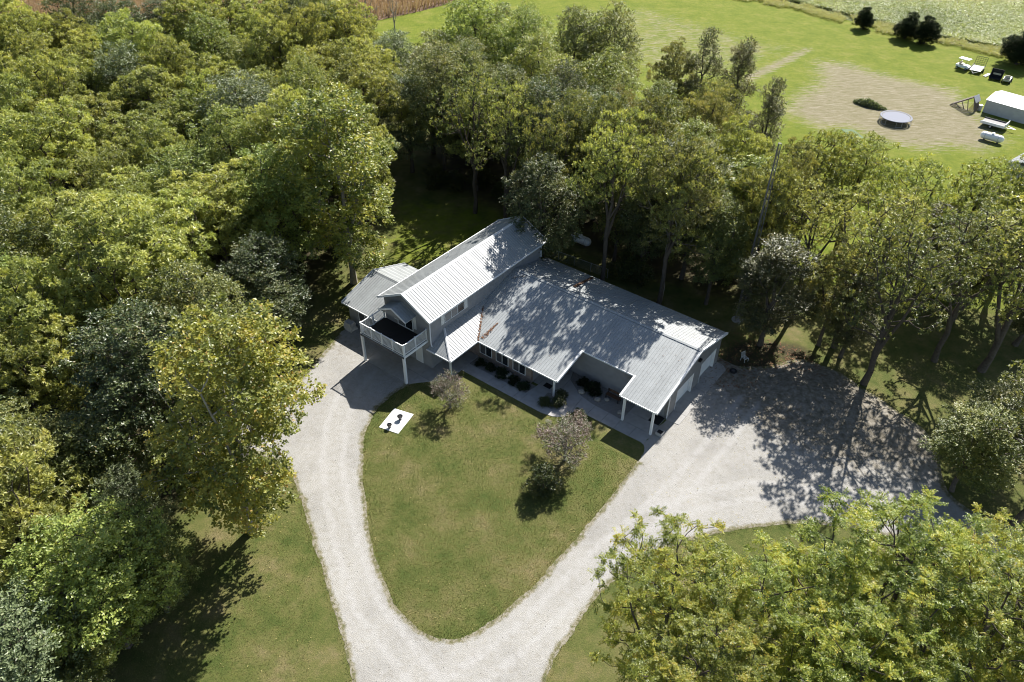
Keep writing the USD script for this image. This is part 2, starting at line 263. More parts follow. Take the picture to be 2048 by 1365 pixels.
DRIVE = [(0.79, -37.77), (-0.07, -33.46), (-0.81, -31.16), (-1.85, -28.9), (-2.88, -26.69), (-3.91, -24.33), (-5.12, -21.82), (-6.14, -19.63), (-7.1, -17.32), (-8.72, -14.31), (-12.33, -12.91), (-16.09, -12.07), (-20.05, -12.12), (-20.93, -9.66), (-16.96, -9.28), (-12.59, -8.57), (-10.62, -6.2), (-9.74, -2.62), (-8.71, 0.84), (-7.16, 5.0), (-5.79, 6.33), (-2.95, 1.34), (9.18, 6.59), (21.07, -2.87), (30.78, 1.9), (32.75, -0.81), (35.76, -0.76), (39.71, 0.85), (43.03, -1.4), (45.56, -5.33), (48.35, -8.95), (48.03, -12.94), (46.91, -16.05), (48.32, -18.92), (51.3, -21.81), (61.38, -26.54), (57.89, -31.6), (49.43, -24.56), (44.95, -21.98), (37.68, -20.3), (33.81, -19.86), (30.92, -20.15), (28.38, -20.76), (25.48, -21.43), (22.54, -22.64), (20.04, -24.03), (17.97, -25.8), (15.96, -28.1), (14.41, -30.25), (13.31, -32.09), (12.77, -33.32), (11.88, -37.66)]
BARE = [(68.43, 88.34), (73.72, 87.14), (77.5, 81.98), (82.47, 78.36), (87.69, 74.89), (86.51, 70.26), (87.37, 63.82), (87.02, 58.79), (85.91, 54.04), (81.08, 50.35), (77.26, 52.02), (72.81, 50.49), (67.11, 53.57), (64.02, 58.2), (59.19, 58.08), (55.63, 64.02), (59.91, 71.78), (64.86, 76.63)]
STRIP = [(51.35, 79.94), (61.14, 89.5), (68.08, 96.96), (69.13, 95.5), (62.68, 88.17), (52.59, 77.49)]
TANLAWN = [(29.34, 121.05), (41.06, 125.37), (50.42, 114.41), (58.91, 104.47), (58.91, 104.47), (65.49, 98.39), (67.9, 96.35), (61.14, 89.5), (51.18, 79.18), (43.37, 76.01), (34.46, 75.76), (27.37, 97.16)]
OLIVEFRONT = [(-11.76, -37.9), (-14.56, -27.44), (-10.9, -18.16), (-7.28, -15.97), (1.28, -37.77)]
LITTER = [(32.76, 2.74), (36.33, 3.63), (40.28, 2.87), (41.63, 0.49), (36.76, -2.62), (31.1, -1.6)]
FIELD_EDGE = [(58.97, 135.11), (71.13, 127.27), (83.01, 114.83), (94.17, 102.43), (104.24, 95.72), (112.85, 89.7)]
CORN_EDGE = [(-33.81, 103.99), (-24.83, 105.61), (-18.37, 111.31), (-10.52, 118.11), (-4.36, 124.49)]
CORNW = [(-94.81, 102.59), (-82.74, 102.99), (-70.25, 105.07), (-63.89, 110.42)]
TREES = [
    ('Y', -9.86, -21.26, 21.5, 5.9, 'broad yellowing large-leaved tree standing alone at the left edge of the gravel drive', None),
    ('L', -21.53, -4.62, 20, 7.2, 'tall yellow-green feathery tree with a leaning bare trunk inside the left wood', None),
    ('K', -15.81, -31.01, 13, 4.6, 'bright yellow-green tree at the lower left corner of the wood', None),
    ('G', -17.63, -35.92, 12, 4.2, 'pale grey-green bushy tree in the bottom left corner', None),
    ('G', -16.64, -24.29, 10, 2.8, 'small grey-green tree between the bright lower left trees and the lone yellowing tree', None),
    ('L', -26.59, -15.05, 15, 4.6, 'olive yellow tree at the left edge halfway up the picture', None),
    ('M', -23.57, -23.09, 14, 4.2, 'dull olive tree at the left edge below the middle', None),
    ('M', -19.37, -21.81, 12, 4.0, 'dark green tree shaded behind the lower left edge of the wood', None),
    ('M', -14.07, -28.34, 9, 3.2, 'dark low tree at the edge of the bottom left lawn', None),
    ('M', -16.75, -34.45, 9, 3.4, 'low dark green tree squeezed between the two bottom left trees', None),
    ('Y', -7.59, 13.26, 22, 6.6, 'tall yellow-gold large-leaved tree beside the left annex of the house', None),
    ('D', -13.3, 0.81, 13, 4.8, 'dark green dense tree with a reddish tint left of the shaded lawn', None),
    ('K', -14.23, 11.31, 17, 4.8, 'light green round-crowned tree left of the tall gold tree', None),
    ('L', -35.08, 60.52, 18, 5.2, 'olive tree whose forked dark trunk shows, top left of centre', None),
    ('D', -49.25, 62.23, 17, 5.4, 'deep green round tree standing before the dry corn', None),
    ('D', -22.69, 59.92, 19, 4.5, 'dark bronze tree with a bare lower trunk near the top edge', None),
    ('M', -17.82, 60.09, 19, 4.5, 'tall dark green tree left of the strip of mown grass', None),
    ('G', -7.28, 55.25, 15, 4.6, 'silvery grey-green tree right below the strip of mown grass', None),
    ('G', -3.87, 40.92, 14, 4.6, 'silvery grey-green leaning tree above the shaded back lawn', None),
    ('B', -18.81, 98.74, 13, 3.2, 'bare leafless tree on the strip of mown grass before the corn', None),
    ('B', -14.22, 103.66, 8, 1.8, 'small bare sapling on the mown strip before the corn', None),
    ('K', 4.55, 57.46, 20, 5.6, 'tall bright lime-green tree at the top, left of the back lawn', None),
    ('K', 11.56, 52.07, 19, 5.0, 'bright lime-green tree right of the tallest lime tree', None),
    ('M', 0.8, 39.95, 18, 5.0, 'dark many-stemmed tree at the head of the shaded back lawn', None),
    ('M', 3.79, 43.47, 17, 4.5, 'dark slender tree beside the many-stemmed one behind the house', None),
    ('M', 19.41, 57.66, 18, 4.8, 'glossy green tree at the edge of the back lawn, left of two others', None),
    ('M', 25.12, 58.98, 18, 4.8, 'glossy green tree against the back lawn, middle of its row', None),
    ('K', 22.53, 41.69, 17, 4.8, 'bright green tree standing in front of the glossy back-lawn row', None),
    ('O', 33.38, 52.31, 15, 4.0, 'golden olive tree with drooping tips against the back lawn', None),
    ('S', 37.2, 50.63, 17, 3.0, 'slender dark tree with a pointed crown against the back lawn', None),
    ('S', 41.96, 47.77, 16.5, 3.0, 'slender dark pointed tree nearest the tan patch of the back lawn', None),
    ('S', 44.68, 40.52, 14, 2.8, 'small dark spreading tree at the corner of the back lawn', None),
    ('G', 20.75, 28.12, 17, 4.6, 'blue-grey green tree in the middle of the trees behind the house', None),
    ('D', 13.84, 27.82, 18, 4.6, 'dark olive tree behind the far end of the two-storey roof', None),
    ('O', 25.97, 26.84, 17, 4.6, 'brownish olive tree in the middle of the trees behind the garage', None),
    ('P', 26.85, 10.19, 19.5, 5.0, 'tall golden olive tree with two pale trunks right behind the garage roof', None),
    ('O', 35.27, 34.56, 16, 4.4, 'ochre tinted tree left of the lattice tower top', None),
    ('L', 36.23, 21.89, 16, 4.4, 'yellow-green tree immediately left of the lattice tower', None),
    ('M', 31.86, 9.87, 13, 3.6, 'dark green tree left of the lattice tower foot', None),
    ('D', 13.87, 14.99, 15, 4.4, 'very dark tree standing over the white tank behind the house', None),
    ('S', 36.13, 2.8, 12.5, 4.0, 'small dark tree right of the lattice tower foot', None),
    ('T', 43.69, 2.52, 17.5, 5.4, 'tall leafy tree rising behind the dark vine-covered one at the gravel yard', None),
    ('S', 43.79, 0.92, 10, 2.6, 'dark vine-covered tree at the edge of the gravel yard', None),
    ('R', 44.89, 20.76, 15.5, 4.6, 'yellow tree right of the lattice tower top', None),
    ('R', 49.97, 21.42, 14.5, 4.6, 'yellow-green feathery tree second to the right of the lattice tower', None),
    ('R', 52.3, 14.98, 15, 4.8, 'golden tinted feathery tree before the trampoline lawn', None),
    ('O', 42.16, 2.84, 12, 3.6, 'thin greyish tree with half bare twigs above the dark vine-covered tree', None),
    ('T', 44.78, -3.08, 17.5, 5.4, 'tall leaning tree with a thick straight trunk at the edge of the gravel yard', None),
    ('T', 47.06, 0.42, 13, 2.8, 'thin tree beside the thick leaning trunk', None),
    ('T', 53.16, 0.52, 17, 5.4, 'dark ivy-covered big tree right of the leaning trunk', None),
    ('T', 57.22, -0.95, 19, 6.2, 'massive forked tree at the right edge above the gravel yard', None),
    ('T', 49.81, -21.26, 17, 6.0, 'big tree at the right edge beside the end of the drive', None),
    ('R', 59.99, 15.13, 14.5, 4.8, 'ochre and green feathery tree before the grey roof corner', None),
    ('R', 65.64, 14.21, 15.5, 5.0, 'green and yellow feathery tree at the right edge before the grey roof corner', None),
    ('L', 70.67, 12.33, 18, 5.4, 'bright olive tree cut by the right edge of the picture', None),
    ('M', 47.51, -16.41, 9, 3.6, 'low bright green tree at the right edge of the gravel yard', None),
    ('M', 51.49, -14.24, 10, 3.8, 'mid green young tree at the right edge under the massive forked tree', None),
    ('V', 20.6, 13.2, 20, 4.8, 'tall tree right behind the low wing, shading most of its roof', None),
    ('V', 14.6, 20.2, 18.5, 3.8, 'tall tree between the white tank and the far end of the two-storey roof', None),
    ('S', 55.87, 12.06, 11, 3.4, 'dark bushy tree between the leaning trunk and the ivy-covered tree', None),
    ('M', 58.07, 7.44, 12.5, 4.2, 'green bushy tree behind the ivy-covered big tree', None),
    ('S', 62.71, 3.24, 11, 3.8, 'dark bushy tree behind the massive forked tree', None),
    ('T', 40.6, 7.2, 15.5, 4.6, 'thin yellow-green tree a little right of the lattice tower foot', None),
    ('T', 5.5, 29.5, 19, 4.8, 'tall tree left of centre behind the far end of the two-storey roof', None),
    ('T', 9.5, 26.5, 18, 4.4, 'tall tree right behind the far end of the two-storey roof', None),
    ('V', 26.6, 9.6, 19, 4.4, 'tall thin tree close behind the garage end of the low wing', None),
    ('N', 19.33, -35.14, 17, 4.6, 'near feathery tree with a pointed top overhanging the lawn, bottom right of centre', None),
    ('N', 26.19, -36.76, 17.5, 4.6, 'near feathery green tree in the middle of the bottom right group', None),
    ('N', 30.99, -35.54, 20, 5.6, 'near yellow-tipped feathery tree, tallest of the bottom right group', None),
    ('N', 33.63, -39.15, 19, 5.4, 'near feathery tree in the bottom right corner', None),
    ('N', 39.19, -35.32, 18, 5.2, 'near feathery tree cut by the right edge at the bottom', None),
    ('N', 20.31, -39.67, 17, 4.8, 'near dark feathery tree on the bottom edge', None),
    ('N', 27.48, -40.67, 18, 5.0, 'near feathery tree on the bottom edge below the tallest one', None),
    ('K', -23.84, 14.36, 15.7, 5.6, 'round light green tree in the upper left canopy just above the middle, third from left', 'round light green trees in the upper left canopy'),
    ('K', -20.59, 19.52, 18.0, 4.7, 'round light green tree in the upper left canopy above the middle', 'round light green trees in the upper left canopy'),
    ('L', -31.9, 26.99, 15.1, 6.0, 'pale feathery tree in the upper left canopy above the middle, sixth from left', 'pale feathery trees in the upper left canopy'),
    ('G', -61.31, 41.05, 18.2, 6.1, 'grey-green tree in the upper left canopy a little lower', 'grey-green trees in the upper left canopy'),
    ('L', -69.32, 50.09, 19.2, 6.0, 'pale feathery tree in the upper left canopy near the top, leftmost', 'pale feathery trees in the upper left canopy'),
    ('L', -14.32, 56.19, 18.0, 4.9, 'light olive tree of the wood near the corn near the top, ninth from left', 'light olive trees of the wood near the corn'),
    ('L', -21.35, 68.11, 17.6, 5.7, 'light olive tree of the wood near the corn at the very top, second from left', 'light olive trees of the wood near the corn'),
    ('M', -36.0, -1.64, 19.4, 5.4, 'olive green tree in the wood left of the drive below the middle, leftmost', 'olive green trees in the wood left of the drive'),
    ('L', -48.65, 23.49, 19.2, 5.4, 'pale feathery tree in the upper left canopy above the middle, second from left', 'pale feathery trees in the upper left canopy'),
    ('K', -45.38, 13.25, 16.6, 5.7, 'round light green tree in the upper left canopy just above the middle, second from left', 'round light green trees in the upper left canopy'),
    ('L', -64.84, 56.1, 16.5, 5.6, 'light olive tree of the wood near the corn near the top, third from left', 'light olive trees of the wood near the corn'),
    ('L', -26.86, 32.59, 16.6, 4.8, 'pale feathery tree in the upper left canopy above the middle, eighth from left', 'pale feathery trees in the upper left canopy'),
    ('K', -33.21, 54.03, 17.3, 5.1, 'round light green tree in the upper left canopy a little lower, leftmost', 'round light green trees in the upper left canopy'),
    ('L', -29.42, 0.66, 17.4, 5.9, 'feathery olive tree in the wood left of the drive below the middle, second from left', 'feathery olive trees in the wood left of the drive'),
    ('L', -21.99, -28.59, 16.4, 5.1, 'feathery olive tree in the wood left of the drive in the lower part', 'feathery olive trees in the wood left of the drive'),
    ('L', -52.78, 40.74, 15.4, 4.9, 'pale feathery tree in the upper left canopy in the upper part, second from left', 'pale feathery trees in the upper left canopy'),
    ('L', -51.91, 53.07, 15.8, 5.0, 'pale feathery tree in the upper left canopy a little lower, third from left', 'pale feathery trees in the upper left canopy'),
    ('L', -46.55, 44.87, 16.7, 5.2, 'pale feathery tree in the upper left canopy a little lower, fourth from left', 'pale feathery trees in the upper left canopy'),
    ('L', -40.59, 18.85, 17.9, 6.0, 'pale feathery tree in the upper left canopy above the middle, fourth from left', 'pale feathery trees in the upper left canopy'),
    ('L', -37.35, 7.41, 17.6, 5.0, 'pale feathery tree in the upper left canopy just above the middle, leftmost', 'pale feathery trees in the upper left canopy'),
    ('L', -42.63, 50.65, 18.4, 6.1, 'pale feathery tree in the upper left canopy a little lower, fifth from left', 'pale feathery trees in the upper left canopy'),
    ('L', -36.04, 36.62, 15.8, 5.6, 'pale feathery tree in the upper left canopy in the upper part, fifth from left', 'pale feathery trees in the upper left canopy'),
    ('L', -70.51, 57.97, 17.3, 5.0, 'light olive tree of the wood near the corn near the top, second from left', 'light olive trees of the wood near the corn'),
    ('L', -29.76, 41.98, 15.9, 5.3, 'pale feathery tree in the upper left canopy in the upper part, sixth from left', 'pale feathery trees in the upper left canopy'),
    ('L', -55.66, 24.49, 16.1, 5.9, 'pale feathery tree in the upper left canopy above the middle, leftmost', 'pale feathery trees in the upper left canopy'),
    ('L', -58.45, 33.03, 17.5, 6.1, 'pale feathery tree in the upper left canopy in the upper part, leftmost', 'pale feathery trees in the upper left canopy'),
    ('G', -21.6, 28.1, 18.2, 5.8, 'grey-green tree in the upper left canopy above the middle', 'grey-green trees in the upper left canopy'),
    ('L', -32.04, 15.31, 15.2, 4.7, 'pale feathery tree in the upper left canopy just above the middle, second from left', 'pale feathery trees in the upper left canopy'),
    ('L', -17.36, 41.15, 16.7, 5.4, 'pale feathery tree in the upper left canopy in the upper part, eighth from left', 'pale feathery trees in the upper left canopy'),
    ('L', -10.17, 27.12, 15.1, 4.7, 'pale feathery tree in the upper left canopy above the middle, tenth from left', 'pale feathery trees in the upper left canopy'),
    ('D', -17.27, -15.98, 17.1, 5.9, 'darkest green tree in the wood left of the drive below the middle', 'darkest green trees in the wood left of the drive'),
    ('L', -15.51, 65.41, 16.4, 5.6, 'light olive tree of the wood near the corn near the top, tenth from left', 'light olive trees of the wood near the corn'),
    ('L', -39.96, 64.13, 18.3, 5.8, 'light olive tree of the wood near the corn near the top, sixth from left', 'light olive trees of the wood near the corn'),
    ('L', -28.77, 20.84, 15.8, 4.7, 'pale feathery tree in the upper left canopy above the middle, seventh from left', 'pale feathery trees in the upper left canopy'),
    ('L', -46.61, 32.57, 18.9, 5.2, 'pale feathery tree in the upper left canopy in the upper part, third from left', 'pale feathery trees in the upper left canopy'),
    ('L', -14.07, 20.9, 19.3, 6.0, 'pale feathery tree in the upper left canopy above the middle, ninth from left', 'pale feathery trees in the upper left canopy'),
    ('K', -33.25, -7.69, 16.6, 5.8, 'fresh green tree in the wood left of the drive below the middle', 'fresh green trees in the wood left of the drive'),
    ('L', -27.38, 7.96, 15.2, 5.3, 'pale feathery tree in the upper left canopy below the middle, second from left', 'pale feathery trees in the upper left canopy'),
    ('L', -55.9, 46.25, 17.4, 5.3, 'pale feathery tree in the upper left canopy a little lower, second from left', 'pale feathery trees in the upper left canopy'),
    ('L', -21.19, 53.86, 19.4, 5.0, 'pale feathery tree in the upper left canopy near the top, third from left', 'pale feathery trees in the upper left canopy'),
    ('L', -22.71, 47.5, 18.8, 5.2, 'pale feathery tree in the upper left canopy a little lower, seventh from left', 'pale feathery trees in the upper left canopy'),
    ('L', -9.15, 38.01, 17.0, 5.8, 'pale feathery tree in the upper left canopy in the upper part, ninth from left', 'pale feathery trees in the upper left canopy'),
    ('L', -27.16, -9.73, 17.6, 5.2, 'feathery olive tree in the wood left of the drive below the middle, leftmost', 'feathery olive trees in the wood left of the drive'),
    ('L', -41.13, 28.39, 15.6, 5.6, 'pale feathery tree in the upper left canopy above the middle, fifth from left', 'pale feathery trees in the upper left canopy'),
    ('D', -57.41, 65.12, 18.2, 5.8, 'dark green tree of the wood near the corn at the very top', 'dark green trees of the wood near the corn'),
    ('L', -59.4, 53.44, 18.5, 5.1, 'pale feathery tree in the upper left canopy near the top, second from left', 'pale feathery trees in the upper left canopy'),
    ('L', -16.36, 49.43, 15.6, 5.7, 'pale feathery tree in the upper left canopy a little lower, eighth from left', 'pale feathery trees in the upper left canopy'),
    ('L', -78.86, 63.63, 15.6, 5.2, 'light olive tree of the wood near the corn near the top, leftmost', 'light olive trees of the wood near the corn'),
    ('L', -28.72, 64.33, 17.0, 6.0, 'light olive tree of the wood near the corn near the top, eighth from left', 'light olive trees of the wood near the corn'),
    ('L', -45.8, 39.0, 16.1, 5.2, 'pale feathery tree in the upper left canopy in the upper part, fourth from left', 'pale feathery trees in the upper left canopy'),
    ('L', -10.44, 46.21, 16.5, 5.4, 'pale feathery tree in the upper left canopy a little lower, ninth from left', 'pale feathery trees in the upper left canopy'),
    ('L', -65.75, 61.95, 17.9, 4.8, 'light olive tree of the wood near the corn near the top, fourth from left', 'light olive trees of the wood near the corn'),
    ('K', -14.19, 31.49, 18.7, 4.6, 'round light green tree in the upper left canopy in the upper part', 'round light green trees in the upper left canopy'),
    ('K', -47.13, 55.56, 16.6, 5.0, 'round light green tree in the upper left canopy near the top', 'round light green trees in the upper left canopy'),
    ('L', -21.97, 2.54, 16.2, 5.8, 'pale feathery tree in the upper left canopy below the middle, third from left', 'pale feathery trees in the upper left canopy'),
    ('D', -45.37, 67.31, 15.8, 5.4, 'dark green tree of the wood near the corn near the top', 'dark green trees of the wood near the corn'),
    ('L', -36.04, 44.57, 17.4, 4.7, 'pale feathery tree in the upper left canopy a little lower, sixth from left', 'pale feathery trees in the upper left canopy'),
    ('M', -35.65, 69.47, 18.9, 5.7, 'mid green tree of the wood near the corn at the very top', 'mid green trees of the wood near the corn'),
    ('L', -23.87, 39.36, 15.2, 6.2, 'pale feathery tree in the upper left canopy in the upper part, seventh from left', 'pale feathery trees in the upper left canopy'),
    ('L', -63.15, 49.25, 17.6, 5.0, 'pale feathery tree in the upper left canopy a little lower, leftmost', 'pale feathery trees in the upper left canopy'),
    ('L', -19.82, 8.96, 16.1, 5.9, 'pale feathery tree in the upper left canopy below the middle, fourth from left', 'pale feathery trees in the upper left canopy'),
    ('L', -27.94, 58.25, 16.5, 4.8, 'light olive tree of the wood near the corn near the top, seventh from left', 'light olive trees of the wood near the corn'),
    ('K', -49.87, 16.91, 16.6, 4.6, 'round light green tree in the upper left canopy just above the middle, leftmost', 'round light green trees in the upper left canopy'),
    ('K', -28.38, 50.48, 15.3, 5.1, 'round light green tree in the upper left canopy a little lower, second from left', 'round light green trees in the upper left canopy'),
    ('L', -27.07, 70.84, 16.8, 5.1, 'light olive tree of the wood near the corn at the very top, leftmost', 'light olive trees of the wood near the corn'),
    ('M', -15.06, -9.32, 16.6, 5.0, 'olive green tree in the wood left of the drive below the middle, second from left', 'olive green trees in the wood left of the drive'),
    ('L', -55.42, 57.44, 16.7, 5.0, 'light olive tree of the wood near the corn near the top, fifth from left', 'light olive trees of the wood near the corn'),
    ('L', -43.65, 5.8, 15.8, 6.1, 'pale feathery tree in the upper left canopy below the middle, leftmost', 'pale feathery trees in the upper left canopy'),
    ('G', -41.4, 42.4, 17.0, 4.7, 'grey-green tree in the upper left canopy in the upper part', 'grey-green trees in the upper left canopy'),
    ('G', -32.16, -14.47, 16.8, 5.0, 'grey-green tree in the wood left of the drive below the middle', 'grey-green trees in the wood left of the drive'),
    ('G', -28.88, -21.99, 15.6, 5.7, 'grey-green tree in the wood left of the drive in the lower part', 'grey-green trees in the wood left of the drive'),
    ('L', -8.09, 21.89, 18.7, 5.1, 'pale feathery tree in the upper left canopy above the middle, number 11 from left', 'pale feathery trees in the upper left canopy'),
    ('L', -52.53, 30.02, 16.4, 4.8, 'pale feathery tree in the upper left canopy above the middle, third from left', 'pale feathery trees in the upper left canopy'),
    ('M', 7.89, 61.95, 16.9, 4.4, 'dark green tree among those behind the house near the top', 'dark green trees among those behind the house'),
    ('D', 16.94, 35.23, 17.7, 3.9, 'blackish green tree among those behind the house in the upper part', 'blackish green trees among those behind the house'),
    ('K', 35.64, 16.15, 14.4, 4.8, 'bright green tree among those behind the house just above the middle', 'bright green trees among those behind the house'),
    ('D', 27.86, 20.66, 14.1, 4.3, 'blackish green tree among those behind the house just above the middle, second from left', 'blackish green trees among those behind the house'),
    ('K', 12.46, 60.14, 17.8, 4.1, 'bright green tree among those behind the house near the top', 'bright green trees among those behind the house'),
    ('M', 22.52, 18.42, 16.0, 3.9, 'dark green tree among those behind the house just above the middle, leftmost', 'dark green trees among those behind the house'),
    ('O', 23.64, 35.35, 14.7, 4.0, 'ochre olive tree among those behind the house above the middle, third from left', 'ochre olive trees among those behind the house'),
    ('M', 28.48, 33.98, 15.6, 4.1, 'dark green tree among those behind the house above the middle, second from left', 'dark green trees among those behind the house'),
    ('M', 10.04, 38.01, 15.7, 5.1, 'dark green tree among those behind the house in the upper part, third from left', 'dark green trees among those behind the house'),
    ('K', 31.46, 24.68, 14.9, 4.3, 'bright green tree among those behind the house above the middle', 'bright green trees among those behind the house'),
    ('K', 14.07, 43.7, 18.5, 5.1, 'bright green tree among those behind the house a little lower', 'bright green trees among those behind the house'),
    ('M', 29.97, 14.78, 16.5, 4.8, 'dark green tree among those behind the house just above the middle, second from left', 'dark green trees among those behind the house'),
    ('M', -1.39, 47.08, 15.4, 5.2, 'dark green tree among those behind the house in the upper part, leftmost', 'dark green trees among those behind the house'),
    ('O', 21.79, 23.13, 18.5, 4.0, 'ochre olive tree among those behind the house above the middle, second from left', 'ochre olive trees among those behind the house'),
    ('M', 4.01, 51.0, 15.6, 4.5, 'dark green tree among those behind the house a little lower, second from left', 'dark green trees among those behind the house'),
    ('O', 12.64, 32.93, 14.4, 3.9, 'ochre olive tree among those behind the house above the middle, leftmost', 'ochre olive trees among those behind the house'),
    ('M', 8.77, 44.36, 14.2, 4.4, 'dark green tree among those behind the house in the upper part, second from left', 'dark green trees among those behind the house'),
    ('L', 36.7, 10.75, 16.6, 4.2, 'feathery olive tree among those behind the house just above the middle', 'feathery olive trees among those behind the house'),
    ('O', 40.57, 16.44, 16.0, 3.9, 'ochre olive tree among those behind the house just above the middle', 'ochre olive trees among those behind the house'),
    ('O', 34.06, 29.61, 16.2, 4.0, 'ochre olive tree among those behind the house above the middle, fourth from left', 'ochre olive trees among those behind the house'),
    ('L', 5.45, 35.75, 14.5, 4.2, 'feathery olive tree among those behind the house above the middle', 'feathery olive trees among those behind the house'),
    ('D', 25.13, 14.94, 15.0, 3.8, 'blackish green tree among those behind the house just above the middle, leftmost', 'blackish green trees among those behind the house'),
    ('M', -0.85, 52.5, 15.7, 4.5, 'dark green tree among those behind the house a little lower, leftmost', 'dark green trees among those behind the house'),
    ('M', 17.53, 24.53, 18.4, 3.9, 'dark green tree among those behind the house above the middle, leftmost', 'dark green trees among those behind the house'),
    ('M', 17.63, 39.77, 14.0, 4.0, 'dark green tree among those behind the house in the upper part, fourth from left', 'dark green trees among those behind the house'),
    ('M', 67.05, 6.58, 14.4, 4.2, 'dark green tree in the row right of the tower below the middle', 'dark green trees in the row right of the tower'),
]
BUSHES = [
    (-14.81, 13.18, 1.26, 'wood on the left'),
    (-57.27, 31.26, 1.51, 'wood on the left'),
    (-42.65, 29.68, 0.94, 'wood on the left'),
    (-23.23, 19.07, 1.38, 'wood on the left'),
    (-58.52, 34.85, 1.21, 'wood on the left'),
    (-37.1, -3.37, 1.01, 'wood on the left'),
    (-31.07, 6.0, 1.56, 'wood on the left'),
    (-45.17, 47.62, 1.04, 'wood on the left'),
    (-10.7, 45.37, 0.91, 'wood on the left'),
    (-27.25, -4.59, 1.6, 'wood on the left'),
    (-22.0, 32.58, 0.89, 'wood on the left'),
    (-20.75, -17.95, 0.94, 'wood on the left'),
    (-16.43, 51.95, 1.02, 'wood on the left'),
    (-12.14, 59.03, 1.34, 'wood on the left'),
    (-52.39, 55.75, 1.35, 'wood on the left'),
    (-18.23, 69.85, 1.39, 'wood on the left'),
    (-38.8, 26.26, 0.93, 'wood on the left'),
    (-16.25, 39.09, 1.67, 'wood on the left'),
    (-60.33, 42.34, 1.09, 'wood on the left'),
    (-53.75, 43.05, 1.61, 'wood on the left'),
    (-34.08, 39.39, 1.51, 'wood on the left'),
    (-15.75, 0.66, 1.42, 'wood on the left'),
    (-17.21, 57.81, 1.18, 'wood on the left'),
    (-28.58, 56.97, 1.32, 'wood on the left'),
    (-45.63, 4.01, 1.32, 'wood on the left'),
    (-19.38, 42.08, 1.15, 'wood on the left'),
    (-34.29, 25.88, 1.2, 'wood on the left'),
    (-23.65, -28.85, 1.48, 'wood on the left'),
    (-38.07, 16.66, 1.35, 'wood on the left'),
    (-15.19, -9.91, 0.81, 'wood on the left'),
    (-16.71, 34.58, 1.2, 'wood on the left'),
    (-18.15, -2.08, 1.4, 'wood on the left'),
    (-26.98, 62.56, 1.59, 'wood on the left'),
    (-58.86, 54.07, 1.56, 'wood on the left'),
    (-36.74, 66.5, 1.05, 'wood on the left'),
    (-23.57, 70.02, 1.21, 'wood on the left'),
    (-20.1, -33.5, 1.44, 'wood on the left'),
    (-42.53, 50.8, 1.66, 'wood on the left'),
    (-38.18, 19.21, 1.35, 'wood on the left'),
    (-32.11, 5.24, 1.51, 'wood on the left'),
    (-16.66, -28.47, 1.64, 'wood on the left'),
    (-16.27, 3.4, 1.31, 'wood on the left'),
    (-19.43, 49.63, 1.65, 'wood on the left'),
    (-25.71, 32.55, 1.45, 'wood on the left'),
    (-54.69, 48.97, 1.09, 'wood on the left'),
    (-16.27, 56.13, 1.11, 'wood on the left'),
    (-53.32, 46.49, 1.24, 'wood on the left'),
    (-28.85, -22.61, 0.93, 'wood on the left'),
    (-56.8, 41.57, 1.56, 'wood on the left'),
    (-38.99, 66.03, 1.24, 'wood on the left'),
    (-44.2, 19.47, 1.56, 'wood on the left'),
    (-70.73, 54.97, 1.61, 'wood on the left'),
    (-10.25, 19.63, 1.32, 'wood on the left'),
    (-58.17, 28.55, 0.82, 'wood on the left'),
    (14.63, 51.46, 1.31, 'trees behind the house'),
    (-0.1, 37.55, 1.17, 'trees behind the house'),
    (8.85, 34.08, 0.91, 'trees behind the house'),
    (2.7, 50.3, 0.82, 'trees behind the house'),
    (27.23, 26.07, 1.12, 'trees behind the house'),
    (24.27, 14.56, 1.46, 'trees behind the house'),
    (2.4, 36.05, 1.03, 'trees behind the house'),
    (5.7, 37.11, 1.19, 'trees behind the house'),
    (13.53, 30.91, 1.28, 'trees behind the house'),
    (7.24, 48.26, 1.53, 'trees behind the house'),
    (36.72, 25.74, 1.08, 'trees behind the house'),
    (37.6, 20.56, 1.7, 'trees behind the house'),
    (36.05, 16.1, 1.02, 'trees behind the house'),
    (28.97, 22.75, 0.89, 'trees behind the house'),
    (33.62, 31.35, 1.51, 'trees behind the house'),
    (5.84, 45.17, 1.62, 'trees behind the house'),
    (39.61, 15.12, 1.26, 'trees behind the house'),
    (30.36, 35.65, 1.42, 'trees behind the house'),
    (21.27, 36.29, 1.31, 'trees behind the house'),
    (5.97, 53.53, 1.69, 'trees behind the house'),
    (37.78, 14.05, 0.86, 'trees behind the house'),
    (30.65, 26.32, 1.22, 'trees behind the house'),
    (50.69, 12.63, 1.47, 'row right of the tower'),
    (58.5, 12.07, 1.59, 'row right of the tower'),
]
LEFTWOOD = [(-28.8, -38.1), (-19.2, -38.0), (-16.0, -32.8), (-17.4, -26.6), (-17.1, -20.3), (-15.4, -14.4), (-14.3, -8.9), (-12.0, -3.4), (-12.0, 5.3), (-11.6, 13.8), (-10.4, 23.7), (-8.0, 16.0), (-7.0, 30.0), (-10.0, 52.0), (-14.0, 72.0), (-40.0, 70.0), (-60.0, 66.0), (-95.0, 62.0), (-110.0, 52.0), (-80.0, 0.0)]
BAND = [(8.0, 30.0), (13.0, 26.0), (18.0, 21.5), (24.0, 15.5), (30.0, 12.0), (36.0, 9.0), (41.0, 16.0), (38.0, 26.0), (33.0, 34.0), (25.0, 40.0), (15.0, 45.0), (13.0, 62.0), (1.0, 62.0), (-3.0, 46.0), (0.0, 37.0)]
RIGHTWOOD = [(37.0, 9.0), (47.0, 14.0), (60.0, 14.0), (75.0, 16.0), (90.0, 10.0), (80.0, -12.0), (62.0, -22.0), (58.0, -10.0), (66.0, 2.0), (56.0, 8.0), (44.0, 8.0)]


